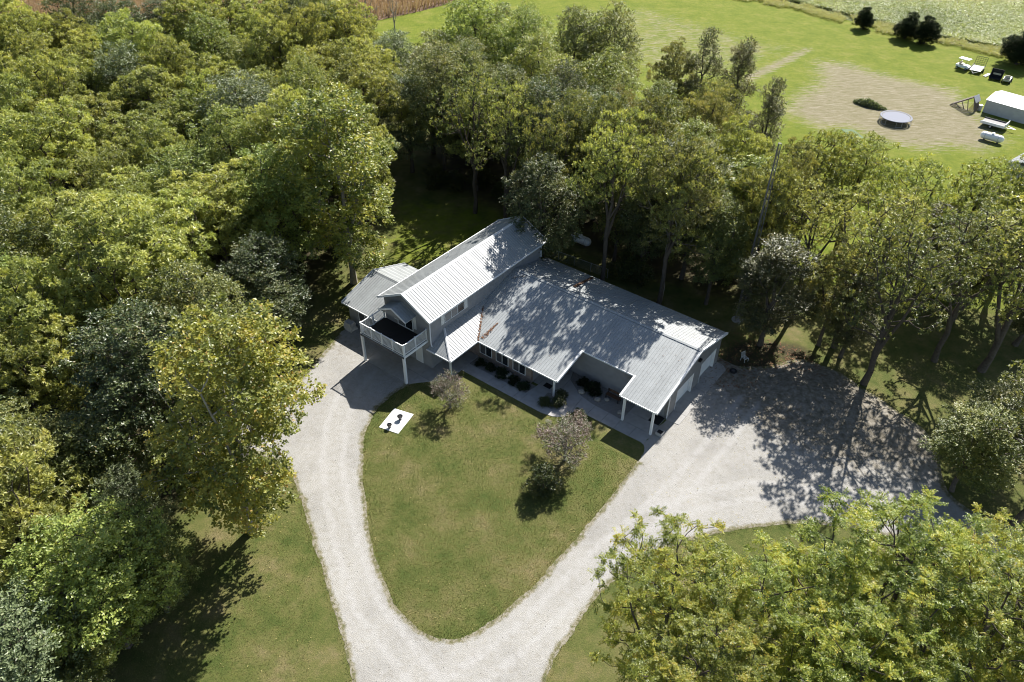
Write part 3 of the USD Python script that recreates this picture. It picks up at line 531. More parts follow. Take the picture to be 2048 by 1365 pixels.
UD = np.array([0.61007, 0.79235]); VD = np.array([0.79235, -0.61007])     # house axes: depth and width
def w2(u, v): return tuple(u * UD + v * VD)
def uvpoly(l): return [w2(u, v) for u, v in l]
HROT = -math.degrees(math.atan2(0.61007, 0.79235))

# ------------------------------------------------------------------ ground sheet
def inside(poly, pts, blur):
    """1 inside, 0 outside, with a soft border"""
    import shapely
    pg = sg.Polygon(poly).buffer(0); P = shapely.points(pts)
    ins = shapely.contains(pg, P); dist = shapely.distance(P, pg.exterior)
    return np.clip(0.5 + np.where(ins, dist, -dist) / (2 * blur), 0, 1)
def build_ground():
    far = [-2500, -900, -400, -220]
    gx = np.array(far + list(np.arange(-130, 151, 1.25)) + [230, 420, 900, 2500]); gy = np.array([-2500, -800, -300, -120] + list(np.arange(-48, 171, 1.25)) + [240, 420, 900, 2500])
    X, Y = np.meshgrid(gx, gy, indexing='ij'); P = np.column_stack([X.ravel(), Y.ravel()])
    v = np.column_stack([P, np.zeros(len(P))]); ny = len(gy)
    i, j = np.meshgrid(np.arange(len(gx) - 1), np.arange(ny - 1), indexing='ij'); a = (i * ny + j).ravel()
    f = np.column_stack([a, a + ny, a + ny + 1, a + 1])
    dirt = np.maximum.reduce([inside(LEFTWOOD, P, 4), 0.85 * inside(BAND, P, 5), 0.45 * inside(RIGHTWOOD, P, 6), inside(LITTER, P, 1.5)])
    lush = np.clip((P[:, 1] - 9 + 0.25 * (P[:, 0] - 40)) / 12, 0, 1) * np.clip((P[:, 0] - 22) / 14, 0, 1)
    lush = np.maximum(lush, np.clip((P[:, 1] - 58) / 10, 0, 1))
    lush = np.maximum(lush, 0.55 * inside([(-8, 12), (14, 16), (12, 34), (-8, 36)], P, 5))
    lush = np.maximum(lush, 0.34 * inside([(-14, -40), (-4, -40), (-6, -18), (-12, -18)], P, 3))
    straw = np.maximum.reduce([0.95 * inside(BARE, P, 5.0), 0.85 * inside(STRIP, P, 1.5), 0.42 * inside(TANLAWN, P, 6)])
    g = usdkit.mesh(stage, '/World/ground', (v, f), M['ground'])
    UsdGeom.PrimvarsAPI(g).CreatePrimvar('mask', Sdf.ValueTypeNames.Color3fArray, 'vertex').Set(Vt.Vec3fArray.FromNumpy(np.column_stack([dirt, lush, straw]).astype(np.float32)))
    tag(g.GetPrim(), kind='structure')
build_ground()
house_foot = sg.Polygon(uvpoly([(0.6, -8.8), (0.6, 5.4), (4.7, 5.4), (4.7, 24.6), (18.8, 24.6), (18.8, 3), (18.2, -3), (9, -3), (9, -8.8)]))
isl = rough_outline(ISLAND, 0.20, 0.8, 3, 0.2); isl = rough_outline(list(isl.exterior.coords), 0.10, 3.2, 8, 0.15)
drv = rough_outline(DRIVE, 0.3, 0.7, 5, 0.25); drv = rough_outline(list(max(polys(drv), key=lambda p: p.area).exterior.coords), 0.12, 2.8, 6, 0.18).difference(isl)
garden = sg.Polygon(uvpoly([(4.5, 24.62), (8.45, 24.62), (8.45, 25.9), (4.5, 25.6)]))
drv = drv.difference(house_foot.buffer(-0.1))
def drive_mesh():
    import shapely
    from scipy.spatial import Delaunay
    rng = np.random.default_rng(12); g = max(polys(drv), key=lambda p: p.area); x0, y0, x1, y1 = g.bounds
    X, Y = np.meshgrid(np.arange(x0, x1, .55), np.arange(y0, y1, .55)); q = np.column_stack([X.ravel(), Y.ravel()]); q = q + rng.uniform(-.12, .12, q.shape)
    rings = [np.array(g.exterior.coords)[:-1]] + [np.array(r.coords)[:-1] for r in g.interiors]; bd = np.vstack(rings)
    q = q[shapely.contains(g.buffer(-0.2), shapely.points(q))]; P = np.vstack([bd, q]); T = Delaunay(P).simplices
    T = T[shapely.contains(g, shapely.points(P[T].mean(1)))]
    us, T = np.unique(T, return_inverse=True); P = P[us]; T = T.reshape(-1, 3)
    a = P[T]; cr = (a[:, 1, 0] - a[:, 0, 0]) * (a[:, 2, 1] - a[:, 0, 1]) - (a[:, 1, 1] - a[:, 0, 1]) * (a[:, 2, 0] - a[:, 0, 0]); T[cr < 0] = T[cr < 0][:, ::-1]
    pt = shapely.points(P); tr = np.zeros(len(P))
    for line in TRACKS:
        l = sg.LineString(line)
        for o in (-.85, .85):
            d = shapely.distance(pt, l.offset_curve(o)); tr = np.maximum(tr, np.clip(1 - d / 0.75, 0, 1))
    ed = np.clip(1 - shapely.distance(pt, g.boundary) / 0.85, 0, 1) * (shapely.distance(pt, house_foot) > 2.2)
    yard = np.maximum(inside([(27, -1), (32, -10), (38, -15), (47, -16), (60, -26), (60, -6), (45, 2), (36, 6), (28, 4)], P, 4.0) * 0.86, 0.5 * inside([(-12, 2), (-5, -3), (-3, 3), (-6, 8)], P, 2.5))
    q = np.column_stack([P, np.zeros(len(P))]); inn = inside([(35.5, -1.5), (38.5, -2.4), (43.5, -4.8), (47.4, -8.4), (47.6, -11.5), (45.2, -13.0), (42, -11.5), (39, -8.5), (36, -5.5)], P, 2.0)
    swell = inn * inn * (3 - 2 * inn) * np.clip(shapely.distance(pt, g.boundary) / 1.2, 0, 1) * (0.08 + 0.9 * np.clip(meshkit.fbm(q * 0.42, 4, 9) - 0.38, 0, 1) + 0.22 * meshkit.fbm(q * 1.1, 2, 4))
    m = usdkit.mesh(stage, '/World/gravel_drive', (np.column_stack([P, 0.012 + swell]), T), M['gravel'], smooth=True)
    UsdGeom.PrimvarsAPI(m).CreatePrimvar('mask', Sdf.ValueTypeNames.Color3fArray, 'vertex').Set(Vt.Vec3fArray.FromNumpy(np.column_stack([tr, ed, yard]).astype(np.float32)))
    tag(m.GetPrim(), kind='structure')
drive_mesh()

# concrete walks and slabs, each slab a piece
def slabs(name, poly, cuts, z=0.045):
    """cuts: list of (polyline in u,v) lines along which the concrete is jointed"""
    root = thing(name, None, None, kind='structure')
    g = sg.Polygon(uvpoly(poly)) if not hasattr(poly, 'geom_type') else poly
    for c in cuts: g = g.difference(sg.LineString(uvpoly(c)).buffer(0.014, cap_style=2))
    for p in polys(g): part(root, 'slab', prism(p, -0.08, z), M['concrete'])
slabs('patio', [(-2.76, -3.05), (-2.76, 2.68), (-0.87, 4.38), (0.3, 5.2), (0.62, 5.4), (0.62, -3.05)], [[(-2.76, 2.72), (0.6, 2.72)], [(-1.1, -3.1), (-1.1, 4.4)], [(-2.8, -0.2), (0.7, -0.2)]], 0.05)
slabs('porch_floor', [(0.64, 3.02), (0.64, 5.4), (3.2, 5.4), (4.7, 5.4), (4.7, 3.02)], [[(2.1, 3), (2.1, 5.5)], [(3.4, 3), (3.4, 5.5)]], 0.06)
bed_island = sg.Polygon(uvpoly([(3.05, 14.24), (4.67, 14.09), (5.0, 15.57), (4.3, 15.98), (3.09, 15.57)])).buffer(0.12).buffer(-0.05)
walk = sg.Polygon(uvpoly([(0.66, 5.42), (2.05, 5.42), (2.05, 13.84), (2.08, 15.2), (2.3, 16.2), (2.75, 16.9), (3.5, 17.35), (4.41, 17.5), (4.5, 21), (4.59, 24.58), (5.92, 24.58), (5.93, 21.49), (6.0, 18.2), (6.3, 16.7), (7.54, 14.66), (8.68, 14.2), (8.68, 12.8), (4.72, 12.62), (3.33, 12.38), (3.24, 5.42)])).difference(bed_island)
slabs('front_walk', walk, [[(0, v), (3.3, v)] for v in (7.0, 8.6, 10.2, 11.8)] + [[(0, 12.6), (4.8, 12.6)], [(2.0, 14.9), (3.1, 14.9)], [(4.9, 14.9), (7.6, 14.6)], [(3.5, 17.3), (6.2, 17.0)]] + [[(4.3, v), (6.1, v)] for v in (18.6, 20.1, 21.5, 23.05)])
slabs('garage_porch_floor', [(5.95, 21.5), (5.95, 24.56), (8.66, 24.56), (8.66, 21.5)], [[(7.3, 21.4), (7.3, 24.6)]], 0.05)
slabs('garage_apron', [(8.5, 24.66), (8.6, 25.96), (18.34, 25.92), (18.9, 25.34), (18.9, 24.66)], [[(u, 24.6), (u, 26)] for u in (10.0, 12.0, 14.1, 16.2)], 0.05)
slabs('white_pad', sg.Polygon([(-0.41, -7.25), (1.48, -8.01), (0.35, -10.51), (-1.48, -9.71)]), [], 0.05)
for q in ('/World/white_pad/slab',): UsdShade.MaterialBindingAPI.Apply(stage.GetPrimAtPath(q)).Bind(M['white'])
def bed(name, g):
    p = part(None, name, cat_([trimesh.Trimesh(*flat(x, 0.022), process=False) for x in polys(g)]), M['mulch']); tag(stage.GetPrimAtPath(p), kind='structure')
slabs('entry_floor', [(5.07, 11.97), (5.07, 12.60), (7.88, 12.73), (7.88, 11.97)], [[(6.4, 11.9), (6.4, 12.9)]], 0.045)
slabs('garage_floor', [(10.12, 24.32), (10.12, 24.65), (13.28, 24.65), (13.28, 24.32)], [], 0.048); slabs('garage_floor', [(14.87, 24.32), (14.87, 24.65), (17.98, 24.65), (17.98, 24.32)], [], 0.048)
bed('planting_bed', sg.Polygon(uvpoly([(3.26, 5.44), (4.72, 5.44), (4.72, 12.6), (3.36, 12.36)])))
bed('planting_bed', sg.Polygon(uvpoly([(7.56, 14.68), (6.32, 16.72), (6.02, 18.2), (5.95, 21.48), (8.68, 21.48), (8.68, 14.24)])))
bed('planting_bed', bed_island.buffer(-0.02))

# ------------------------------------------------------------------ the house (local x = width v, y = depth u)
H = thing('house', 'grey two-storey house with ribbed metal roofs, balcony deck, long low wing and attached garage', 'house', (0, 0, 0), HROT)
RIB = [(0.0, 0.0), (0.13, 0.0), (0.136, 0.03), (0.166, 0.03), (0.172, 0.0), (0.305, 0.0)]
def slope(name, corners, top_s, material=None, lab=None, thick=0.09, parent=None, pan=0.915, soffit='white'):
    """corners: the outline of a roof plane in house coordinates (x, y, z), first two = its eave; ribs run up the slope. Builds a deck and one sheet after another on it."""
    parent = parent or H; material = material or M['roof']
    c = np.array(corners, float); o = c[0]; ex = c[1] - c[0]; ex /= np.linalg.norm(ex)
    n = None
    for k in range(2, len(c)):
        n = np.cross(ex, c[k] - o)
        if np.linalg.norm(n) > 1e-6: break
    n /= np.linalg.norm(n)
    if n[2] < 0: n = -n
    ey = np.cross(n, ex)
    if ey[2] < 0: ey = -ey
    st = np.column_stack([(c - o) @ ex, (c - o) @ ey]); pg = sg.Polygon(st)
    dk = trimesh.creation.extrude_polygon(pg, thick, engine='earcut'); T = np.eye(4); T[:3, 0] = ex; T[:3, 1] = ey; T[:3, 2] = n; T[:3, 3] = o - n * thick
    if np.linalg.det(T[:3, :3]) < 0: T[:3, 0] = -ex; dk.vertices[:, 0] *= -1
    dk.apply_transform(T)
    r = part(parent, name, dk, M[soffit], label=lab)
    s0, s1 = st[:, 0].min(), st[:, 0].max(); s = s0
    while s < s1 - 0.02:
        e = min(s + pan, s1); ks = sorted({round(s + 0.305 * k + a, 4) for k in range(int((e - s) / 0.305) + 1) for a, _ in RIB if s + 0.305 * k + a <= e + 1e-6} | {round(s + 0.002, 4), round(e - 0.002, 4)})
        ks = [k for k in ks if s < k < e]; V, F = [], []
        for k in ks:
            ph = (k - s) % 0.305; hh = np.interp(ph, [a for a, _ in RIB], [b for _, b in RIB])
            line = sg.LineString([(k, -50), (k, 50)]).intersection(pg)
            if line.is_empty or line.length < 0.02: V.append(None); continue
            b = line.bounds; V.append([(k, b[1], hh), (k, b[3], hh)])
        vv = []; idx = []
        for q in V:
            if q is None: idx.append(None); continue
            idx.append(len(vv)); vv += q
        for a, b in zip(idx[:-1], idx[1:]):
            if a is not None and b is not None: F.append((a, b, b + 1, a + 1))
        if F:
            q = np.array(vv); pts = o + q[:, :1] * ex + q[:, 1:2] * ey + (q[:, 2:3] + 0.008) * n
            f = np.array(F)
            if np.cross(pts[f[0, 1]] - pts[f[0, 0]], pts[f[0, 2]] - pts[f[0, 0]]) @ n < 0: f = f[:, ::-1]
            part(r, 'roof_panel', (pts, f), material)
        s = e
    return r
# --- two-storey block
def gable_wall(x0, x1, y0, y1, ze, zr, z0=0.0):
    m = trimesh.creation.extrude_polygon(sg.Polygon([(x0, z0), (x1, z0), (x1, ze), ((x0 + x1) / 2, zr), (x0, ze)]), y1 - y0, engine='earcut')
    T = np.array([[1, 0, 0, 0], [0, 0, -1, y1], [0, 1, 0, 0], [0, 0, 0, 1.0]]); m.apply_transform(T); return m
EX, EZ, RZ = 3.416, 6.10, 7.895
YF, YB = 0.0, 18.79
part(H, 'two_storey_wall', gable_wall(-3, 3, 0.45, 18.35, 6.20, 7.77), M['siding'])
slope('two_storey_roof', [(EX, YF, EZ), (EX, YB, EZ), (0, YB, RZ), (0, YF, RZ)], 0)
slope('two_storey_roof', [(-EX, YF, EZ), (-EX, YB, EZ), (0, YB, RZ), (0, YF, RZ)], 0)
def cap(name, p, q, w=0.34, m='white', drop=0.09):
    p, q = np.array(p, float), np.array(q, float); d = (q - p) / np.linalg.norm(q - p); s = np.cross(d, [0, 0, 1.0]); s /= np.linalg.norm(s)
    up = np.array([0, 0, 0.075]); dn = np.array([0, 0, 0.075 - drop])
    V = np.array([p + s * w / 2 + dn, p + up, p - s * w / 2 + dn, q + s * w / 2 + dn, q + up, q - s * w / 2 + dn])
    V2 = V - [0, 0, 0.015]
    F = [(0, 3, 4, 1), (1, 4, 5, 2)]
    return part(H, name, (np.vstack([V, V2]), np.array(F + [(7, 10, 9, 6), (8, 11, 10, 7), (0, 1, 7, 6), (1, 2, 8, 7), (3, 9, 10, 4), (4, 10, 11, 5), (0, 6, 9, 3), (2, 5, 11, 8)])), M[m])
cap('ridge_cap', (0, YF - 0.01, RZ), (0, YB + 0.01, RZ), 0.36, drop=0.15)
def board(name, p, q, h=0.2, t=0.045, m='white', lift=0.0, parent=None, up=(0, 0, 1)):
    p, q = np.array(p, float), np.array(q, float)
    return part(parent or H, name, bar(p + [0, 0, lift], q + [0, 0, lift], t, h, up), M[m])
for yy in (YF - 0.025, YB + 0.025):
    for sx in (-1, 1): board('rake_board', (sx * (EX + 0.02), yy, EZ), (0, yy, RZ + 0.01), 0.22, 0.05)
for sx in (-1, 1): board('gutter', (sx * (EX + 0.05), YF, EZ - 0.04), (sx * (EX + 0.05), YB, EZ - 0.04), 0.13, 0.1)
# rake trim on the sheets' edge (bright strip along the front)
for sx in (-1, 1): board('rake_trim', (sx * EX, YF + 0.07, EZ + 0.035), (sx * 0.05, YF + 0.07, RZ + 0.012), 0.03, 0.16)
pipe = part(H, 'vent_pipe', cyl(0.055, 6.6, 7.3, -2.1, 9.0, 12), M['white'])
# windows
def window(wall, a0, a1, z0, z1, pos, panes=2, name='window', fr=0.055, mats=('glass',), proud=0.04):
    """wall 'y-': in a wall that faces -y at y = pos; 'x+': faces +x at x = pos"""
    def B(p0, p1, q0, q1, d0, d1):
        return box(p0, p1, pos - d1, pos - d0, q0, q1) if wall == 'y-' else box(pos + d0, pos + d1, p0, p1, q0, q1)
    ms = [B(a0, a1, z0, z0 + fr, 0.002, proud), B(a0, a1, z1 - fr, z1, 0.002, proud)]
    xs = np.linspace(a0, a1 - fr, panes + 1)
    ms += [B(x, x + fr, z0 + fr, z1 - fr, 0.002, proud) for x in xs]
    w = part(H, name, cat_(ms), M['white'])
    for k in range(panes):
        part(w, 'pane', B(xs[k] + fr, xs[k + 1], z0 + fr, z1 - fr, 0.003, 0.014), M[mats[k % len(mats)]])
    return w
window('x+', 2.55, 5.45, 4.42, 5.48, 3.0, 3, mats=('blind', 'blind', 'glass'))
for a in (2.05, 5.5): part(H, 'shutter', box(3.003, 3.045, a, a + 0.42, 4.42, 5.5), M['trim'])
window('y-', -1.32, 0.78, 3.56, 5.3, 0.45, 2, 'balcony_door', 0.09, ('blind', 'glass'))
for a in (-1.75, 0.86): part(H, 'shutter', box(a, a + 0.36, 0.41, 0.447, 4.0, 5.5), M['trim'])
window('y-', 0.85, 1.8, 0.06, 2.2, 0.45, 1, 'ground_door', 0.09, ('trim',))
window('y-', -2.5, -0.6, 0.9, 2.1, 0.45, 2, 'window', 0.06, ('glass',))
for x in (2.9,): part(H, 'downspout', cat_([bar((3.07, 0.4, 6.0), (3.07, 0.4, 3.3), 0.09), bar((3.07, 0.4, 3.3), (3.3, 0.3, 3.0), 0.09)]), M['white'])
part(H, 'downspout', bar((3.07, 18.25, 6.0), (3.07, 18.25, 4.2), 0.09), M['white'])
# little gable over the balcony door
GX, GY, GZ, GT = -0.48, -1.0, 5.70, 6.58
slope('balcony_roof', [(1.34, GY, GZ), (1.34, 0.46, GZ), (GX, 0.46, GT), (GX, GY, GT)], 0, thick=0.07)
slope('balcony_roof', [(-2.30, GY, GZ), (-2.30, 0.46, GZ), (GX, 0.46, GT), (GX, GY, GT)], 0, thick=0.07)
for x in (1.36, -2.32): board('rake_board', (x, GY - 0.03, GZ - 0.02), (GX, GY - 0.03, GT - 0.01), 0.17, 0.05)
part(H, 'balcony_gable', (np.array([(-2.1, -0.9, 5.6), (1.14, -0.9, 5.6), (GX, -0.9, 6.40), (-2.1, -0.84, 5.6), (1.14, -0.84, 5.6), (GX, -0.84, 6.40)]), np.array([(0, 1, 2), (3, 5, 4), (0, 3, 4), (0, 4, 1), (1, 4, 5), (1, 5, 2), (2, 5, 3), (2, 3, 0)])), M['siding'])
# --- balcony deck
DK = part(H, 'deck', box(-3.22, 2.68, -2.86, 0.44, 3.20, 3.46), M['white'])
nb = 22
for k in range(nb):
    a = -3.16 + k * (5.78 / nb); part(DK, 'deck_board', box(a, a + 5.78 / nb - 0.012, -2.8, 0.43, 3.463, 3.49), M['deckdark'])
part(DK, 'beam', box(-3.22, 2.68, -2.93, -2.864, 3.24, 3.40), M['darkgrey'])
for x in (-3.10, 2.56): part(H, 'post', box(x - 0.11, x + 0.11, -2.9, -2.68, 0.05, 3.2), M['white'])
def railing(p, q, bays, n):
    p, q = np.array(p, float), np.array(q, float)
    R = part(H, 'railing', cat_([bar(p + [0, 0, 1.24], q + [0, 0, 1.24], 0.1, 0.06), bar(p + [0, 0, 0.12], q + [0, 0, 0.12], 0.06, 0.06)]), M['white'])
    for k in range(bays + 1):
        a = p + (q - p) * k / bays; part(R, 'railing_post', cat_([box(a[0] - .05, a[0] + .05, a[1] - .05, a[1] + .05, a[2], a[2] + 1.30), box(a[0] - .07, a[0] + .07, a[1] - .07, a[1] + .07, a[2] + 1.30, a[2] + 1.335)]), M['white'])
    for k in range(1, n):
        if k % (n // bays):
            a = p + (q - p) * k / n; part(R, 'baluster', box(a[0] - .016, a[0] + .016, a[1] - .016, a[1] + .016, a[2] + 0.14, a[2] + 1.22), M['white'])
railing((-3.12, -2.78, 3.46), (2.58, -2.78, 3.46), 4, 48)
railing((2.58, -2.66, 3.46), (2.58, 0.36, 3.46), 2, 26)
railing((-3.12, -2.66, 3.46), (-3.12, 0.36, 3.46), 2, 26)
# --- left annex
part(H, 'annex_wall', cat_([box(-9.05, -3.005, 0.72, 9.1, 0, 2.55)]), M['siding'])
m_ = trimesh.creation.extrude_polygon(sg.Polygon([(0.72, 2.55), (9.1, 2.55), (4.95, 3.95)]), 6.04, engine='earcut'); m_.apply_transform(np.array([[0, 0, 1, -9.045], [1, 0, 0, 0], [0, 1, 0, 0], [0, 0, 0, 1.0]])); part(H, 'annex_gable', m_, M['siding'])
slope('annex_roof', [(-9.42, 0.25, 2.62), (-3.005, 0.25, 2.62), (-3.005, 4.95, 4.13), (-9.42, 4.95, 4.13)], 0)
slope('annex_roof', [(-9.42, 9.66, 2.60), (-3.005, 9.66, 2.60), (-3.005, 4.95, 4.13), (-9.42, 4.95, 4.13)], 0)
cap('ridge_cap', (-9.45, 4.95, 4.13), (-3.02, 4.95, 4.13), 0.36, 'roof', drop=0.11)
for y in ((0.25, 2.62), (9.66, 2.60)): board('rake_board', (-9.45, y[0], y[1]), (-9.45, 4.95, 4.14), 0.2, 0.05)
board('gutter', (-9.45, 0.21, 2.56), (-3.02, 0.21, 2.56), 0.13, 0.09)
window('y-', -7.6, -6.6, 0.05, 2.15, 0.72, 1, 'annex_door', 0.08, ('darkgrey',)); window('y-', -6.0, -4.4, 0.9, 2.1, 0.72, 2)
# --- long wing: ridge at y 13.58
GR, GH, SL = 13.58, 5.065, 0.263
gz = lambda y: GH - abs(y - GR) * SL
XE = 24.91
main_front = [(5.9, 4.154, gz(4.154)), (15.39, 4.154, gz(4.154)), (15.39, 8.204, gz(8.204)), (21.09, 8.204, gz(8.204)), (21.09, 5.762, gz(5.762)), (XE, 5.762, gz(5.762)), (XE, GR, GH), (3.005, GR, GH), (3.005, 8.85, gz(8.85))]
slope('wing_roof', main_front, 0)
slope('wing_roof', [(3.005, 19.42, gz(19.42)), (XE, 19.42, gz(19.42)), (XE, GR, GH), (3.005, GR, GH)], 0)
cap('ridge_cap', (3.02, GR, GH), (XE, GR, GH), 0.40, 'roof', drop=0.06)
# porch roof in the corner: hipped
slope('porch_roof', [(5.81, 0.10, 2.60), (5.81, 4.15, 2.60), (3.005, 8.85, 3.84), (3.005, 2.45, 3.84)], 0)
slope('porch_roof', [(2.75, 0.10, 2.60), (5.81, 0.10, 2.60), (3.005, 2.45, 3.84)], 0)
cap('hip_cap', (5.81, 0.10, 2.61), (3.02, 2.43, 3.84), 0.24, 'white', drop=0.06)
board('gutter', (5.86, 0.08, 2.55), (5.86, 4.1, 2.55), 0.13, 0.09); board('gutter', (2.75, 0.06, 2.55), (5.86, 0.06, 2.55), 0.13, 0.09)
for a, b in (((5.9, 4.11), (15.42, 4.11)), ((15.42, 8.16), (21.06, 8.16)), ((21.06, 5.72), (XE + .02, 5.72))): board('gutter', (*a, gz(a[1]) - 0.05), (*b, gz(b[1]) - 0.05), 0.13, 0.09)
for x, y0, y1 in ((15.43, 4.10, 8.2), (XE + 0.03, 5.7, GR), (XE + 0.03, 19.45, GR), (21.05, 5.7, 8.2)):
    board('rake_board', (x, y0, gz(y0) - 0.03), (x, y1, gz(y1) - 0.03), 0.2, 0.05)
    board('rake_trim', (x + (-0.09 if x > 21.06 or x < 16 else 0.09), y0, gz(y0) + 0.045), (x + (-0.09 if x > 21.06 or x < 16 else 0.09), y1, gz(y1) + 0.045), 0.02, 0.17)
part(H, 'porch_post', box(5.20 - .08, 5.20 + .08, 0.72 - .08, 0.72 + .08, 0.05, 2.52), M['white'])
part(H, 'porch_post', box(14.72 - .08, 14.72 + .08, 4.63 - .08, 4.63 + .08, 0.02, 2.55), M['white'])
for x in (21.55, 24.5): part(H, 'porch_post', box(x - .1, x + .1, 5.94 - .1, 5.94 + .1, 0.04, 2.93), M['white'])
part(H, 'porch_beam', box(21.2, 24.8, 5.88, 6.0, 2.80, 2.98), M['white'])
# walls
part(H, 'brick_wall', box(3.005, 11.95, 4.75, 5.05, 0, 2.55), M['brick'])
part(H, 'entry_wall', cat_([box(11.65, 11.95, 5.06, 8.7, 0, 2.62)]), M['siding'])
m_ = trimesh.creation.extrude_polygon(sg.Polygon([(5.06, 0), (18.9, 0), (18.9, 3.45), (13.58, 4.85), (5.06, 2.62)]), 8.58, engine='earcut'); m_.apply_transform(np.array([[0, 0, 1, 3.01], [1, 0, 0, 0], [0, 1, 0, 0], [0, 0, 0, 1.0]])); part(H, 'wing_back_wall', m_, M['siding'])
part(H, 'entry_back_wall', box(11.96, 14.0, 7.9, 8.2, 0, 3.45), M['brick'])
part(H, 'wing_wall', box(11.62, 24.3, 8.70, 18.9, 0, 3.52), M['siding'])
gw = sg.Polygon([(8.70, 0), (10.1, 0), (10.1, 2.42), (13.3, 2.42), (13.3, 0), (14.85, 0), (14.85, 2.42), (18.0, 2.42), (18.0, 0), (18.9, 0), (18.9, 3.58), (13.58, 4.96), (8.70, 3.70)])
m_ = trimesh.creation.extrude_polygon(gw, 0.34, engine='earcut'); m_.apply_transform(np.array([[0, 0, 1, 24.305], [1, 0, 0, 0], [0, 1, 0, 0], [0, 0, 0, 1.0]])); part(H, 'garage_wall', m_, M['ribwall'])
for a, b in ((10.1, 13.3), (14.85, 18.0)):
    D = part(H, 'garage_door', cat_([box(24.31, 24.66, a + 0.002, a + 0.06, 0.05, 2.41), box(24.31, 24.66, b - 0.06, b - 0.002, 0.05, 2.41), box(24.31, 24.66, a + .06, b - .06, 2.36, 2.415)]), M['white'])
    for k in range(4): part(D, 'door_panel', box(24.31, 24.345, a + 0.065, b - 0.065, 0.06 + k * 0.575, 0.06 + k * 0.575 + 0.565), M['white'])
part(H, 'wall_lamp', box(24.66, 24.9, 13.7, 14.1, 3.55, 3.75), M['black'])
part(H, 'wall_trim', box(24.6, 24.68, 8.62, 8.70, 0.04, 3.5), M['white'])
for a in (5.55, 7.62, 9.72): window('y-', a, a + 1.55, 0.62, 2.02, 4.75, 2, mats=('darkgrey', 'glass'))
window('x+', 3.1, 4.3, 0.9, 2.1, 3.0, 1)
window('y-', 12.2, 13.2, 0.1, 2.2, 7.9, 1, 'front_door', 0.09, ('darkgrey',))
mt = thing('door_mat', 'black door mat lying in front of the recessed front door', 'doormat', (*w2(5.45, 13.5), 0.047), HROT); part(mt, 'mat', box(-0.4, 0.4, -0.3, 0.3, 0, 0.02), M['black'])
# board and leaves on the roof
q0, q1 = np.array([9.62, 15.1, gz(15.1) + 0.12]), np.array([9.4, 19.0, gz(19.0) + 0.12])
hw = lambda x, y, z: (*w2(y, x), z)
bd = thing('roof_board', 'long brown timber lying on the back slope of the low roof', 'board'); part(bd, 'timber', bar(hw(*q0), hw(*q1), 0.3, 0.08), M['rust'])
rg = np.random.default_rng(4)
def leaf_litter(name, pts, size, m, label, cat, rng, tilt=0.25):
    n = len(pts); a = rng.uniform(0, 2 * np.pi, n); l = size * rng.uniform(0.6, 1.3, n)
    d = np.column_stack([np.cos(a), np.sin(a), rng.uniform(-tilt, tilt, n)]) * l[:, None]; s = np.column_stack([-np.sin(a), np.cos(a), rng.uniform(-tilt, tilt, n)]) * (l * 0.4)[:, None]
    V = np.stack([pts - d, pts + s, pts + d, pts - s], 1).reshape(-1, 3); b = np.arange(n) * 4
    p = part(None, name, (V, np.column_stack([b, b + 1, b + 2, b + 3])), m); tag(stage.GetPrimAtPath(p), label, cat, kind='stuff')
n_ = 380; t = rg.uniform(0, 1, n_) ** 1.3; x = 5.8 - 2.3 * t + rg.normal(0, .05, n_); y = 4.2 + 3.6 * t + rg.normal(0, .05, n_)
far_ = rg.uniform(0, 1, n_) < 0.45; s_ = rg.uniform(0, 1, n_); x = np.where(far_, 6.0 + .15 * s_ + rg.normal(0, .16 * (1.1 - s_), n_), x); y = np.where(far_, 4.5 + 2.3 * s_ + rg.normal(0, .12, n_), y)
z = np.maximum(2.60 + (5.81 - x) * 0.442, GH - (GR - y) * SL) + 0.05 + np.abs(rg.normal(0, 0.02, n_))
leaf_litter('roof_leaves', np.array([hw(*k) for k in zip(x, y, z)]), 0.075, M['tanleaf'], 'rust coloured fallen leaves gathered in the valley between porch roof and wing roof', 'leaves', rg)
n_ = 420; x = rg.uniform(3.3, 24.5, n_); y = rg.uniform(4.3, 19.2, n_); ok = (gz(y) > 2.6) & ((x < 15) | (y > 8.3)) & ~((x < 6.2) & (y < 9)); x, y = x[ok], y[ok]
leaf_litter('scattered_roof_leaves', np.array([hw(a, b, gz(b) + .055) for a, b in zip(x, y)]), 0.05, M['tanleaf'], 'single dry leaves scattered over the low roof', 'leaves', rg)

# ------------------------------------------------------------------ trees
def unit(v): return v / (np.linalg.norm(v, axis=-1, keepdims=True) + 1e-9)
def tubes(edges, sides=5):
    """edges: (p, q, rp, rq) arrays"""
    p, q, rp, rq = edges; d = unit(q - p); ref = np.where(np.abs(d[:, 2:]) < 0.9, [[0, 0, 1.0]], [[1.0, 0, 0]]); a = unit(np.cross(d, ref)); b = np.cross(d, a)
    ang = np.arange(sides) * 2 * np.pi / sides; ring = np.cos(ang)[None, :, None] * a[:, None] + np.sin(ang)[None, :, None] * b[:, None]
    V = np.concatenate([p[:, None] + ring * rp[:, None, None], q[:, None] + ring * rq[:, None, None]], 1).reshape(-1, 3)
    k = np.arange(sides); f = np.column_stack([k, (k + 1) % sides, sides + (k + 1) % sides, sides + k])
    F = (f[None] + (np.arange(len(p)) * 2 * sides)[:, None, None]).reshape(-1, 4)
    return V, F
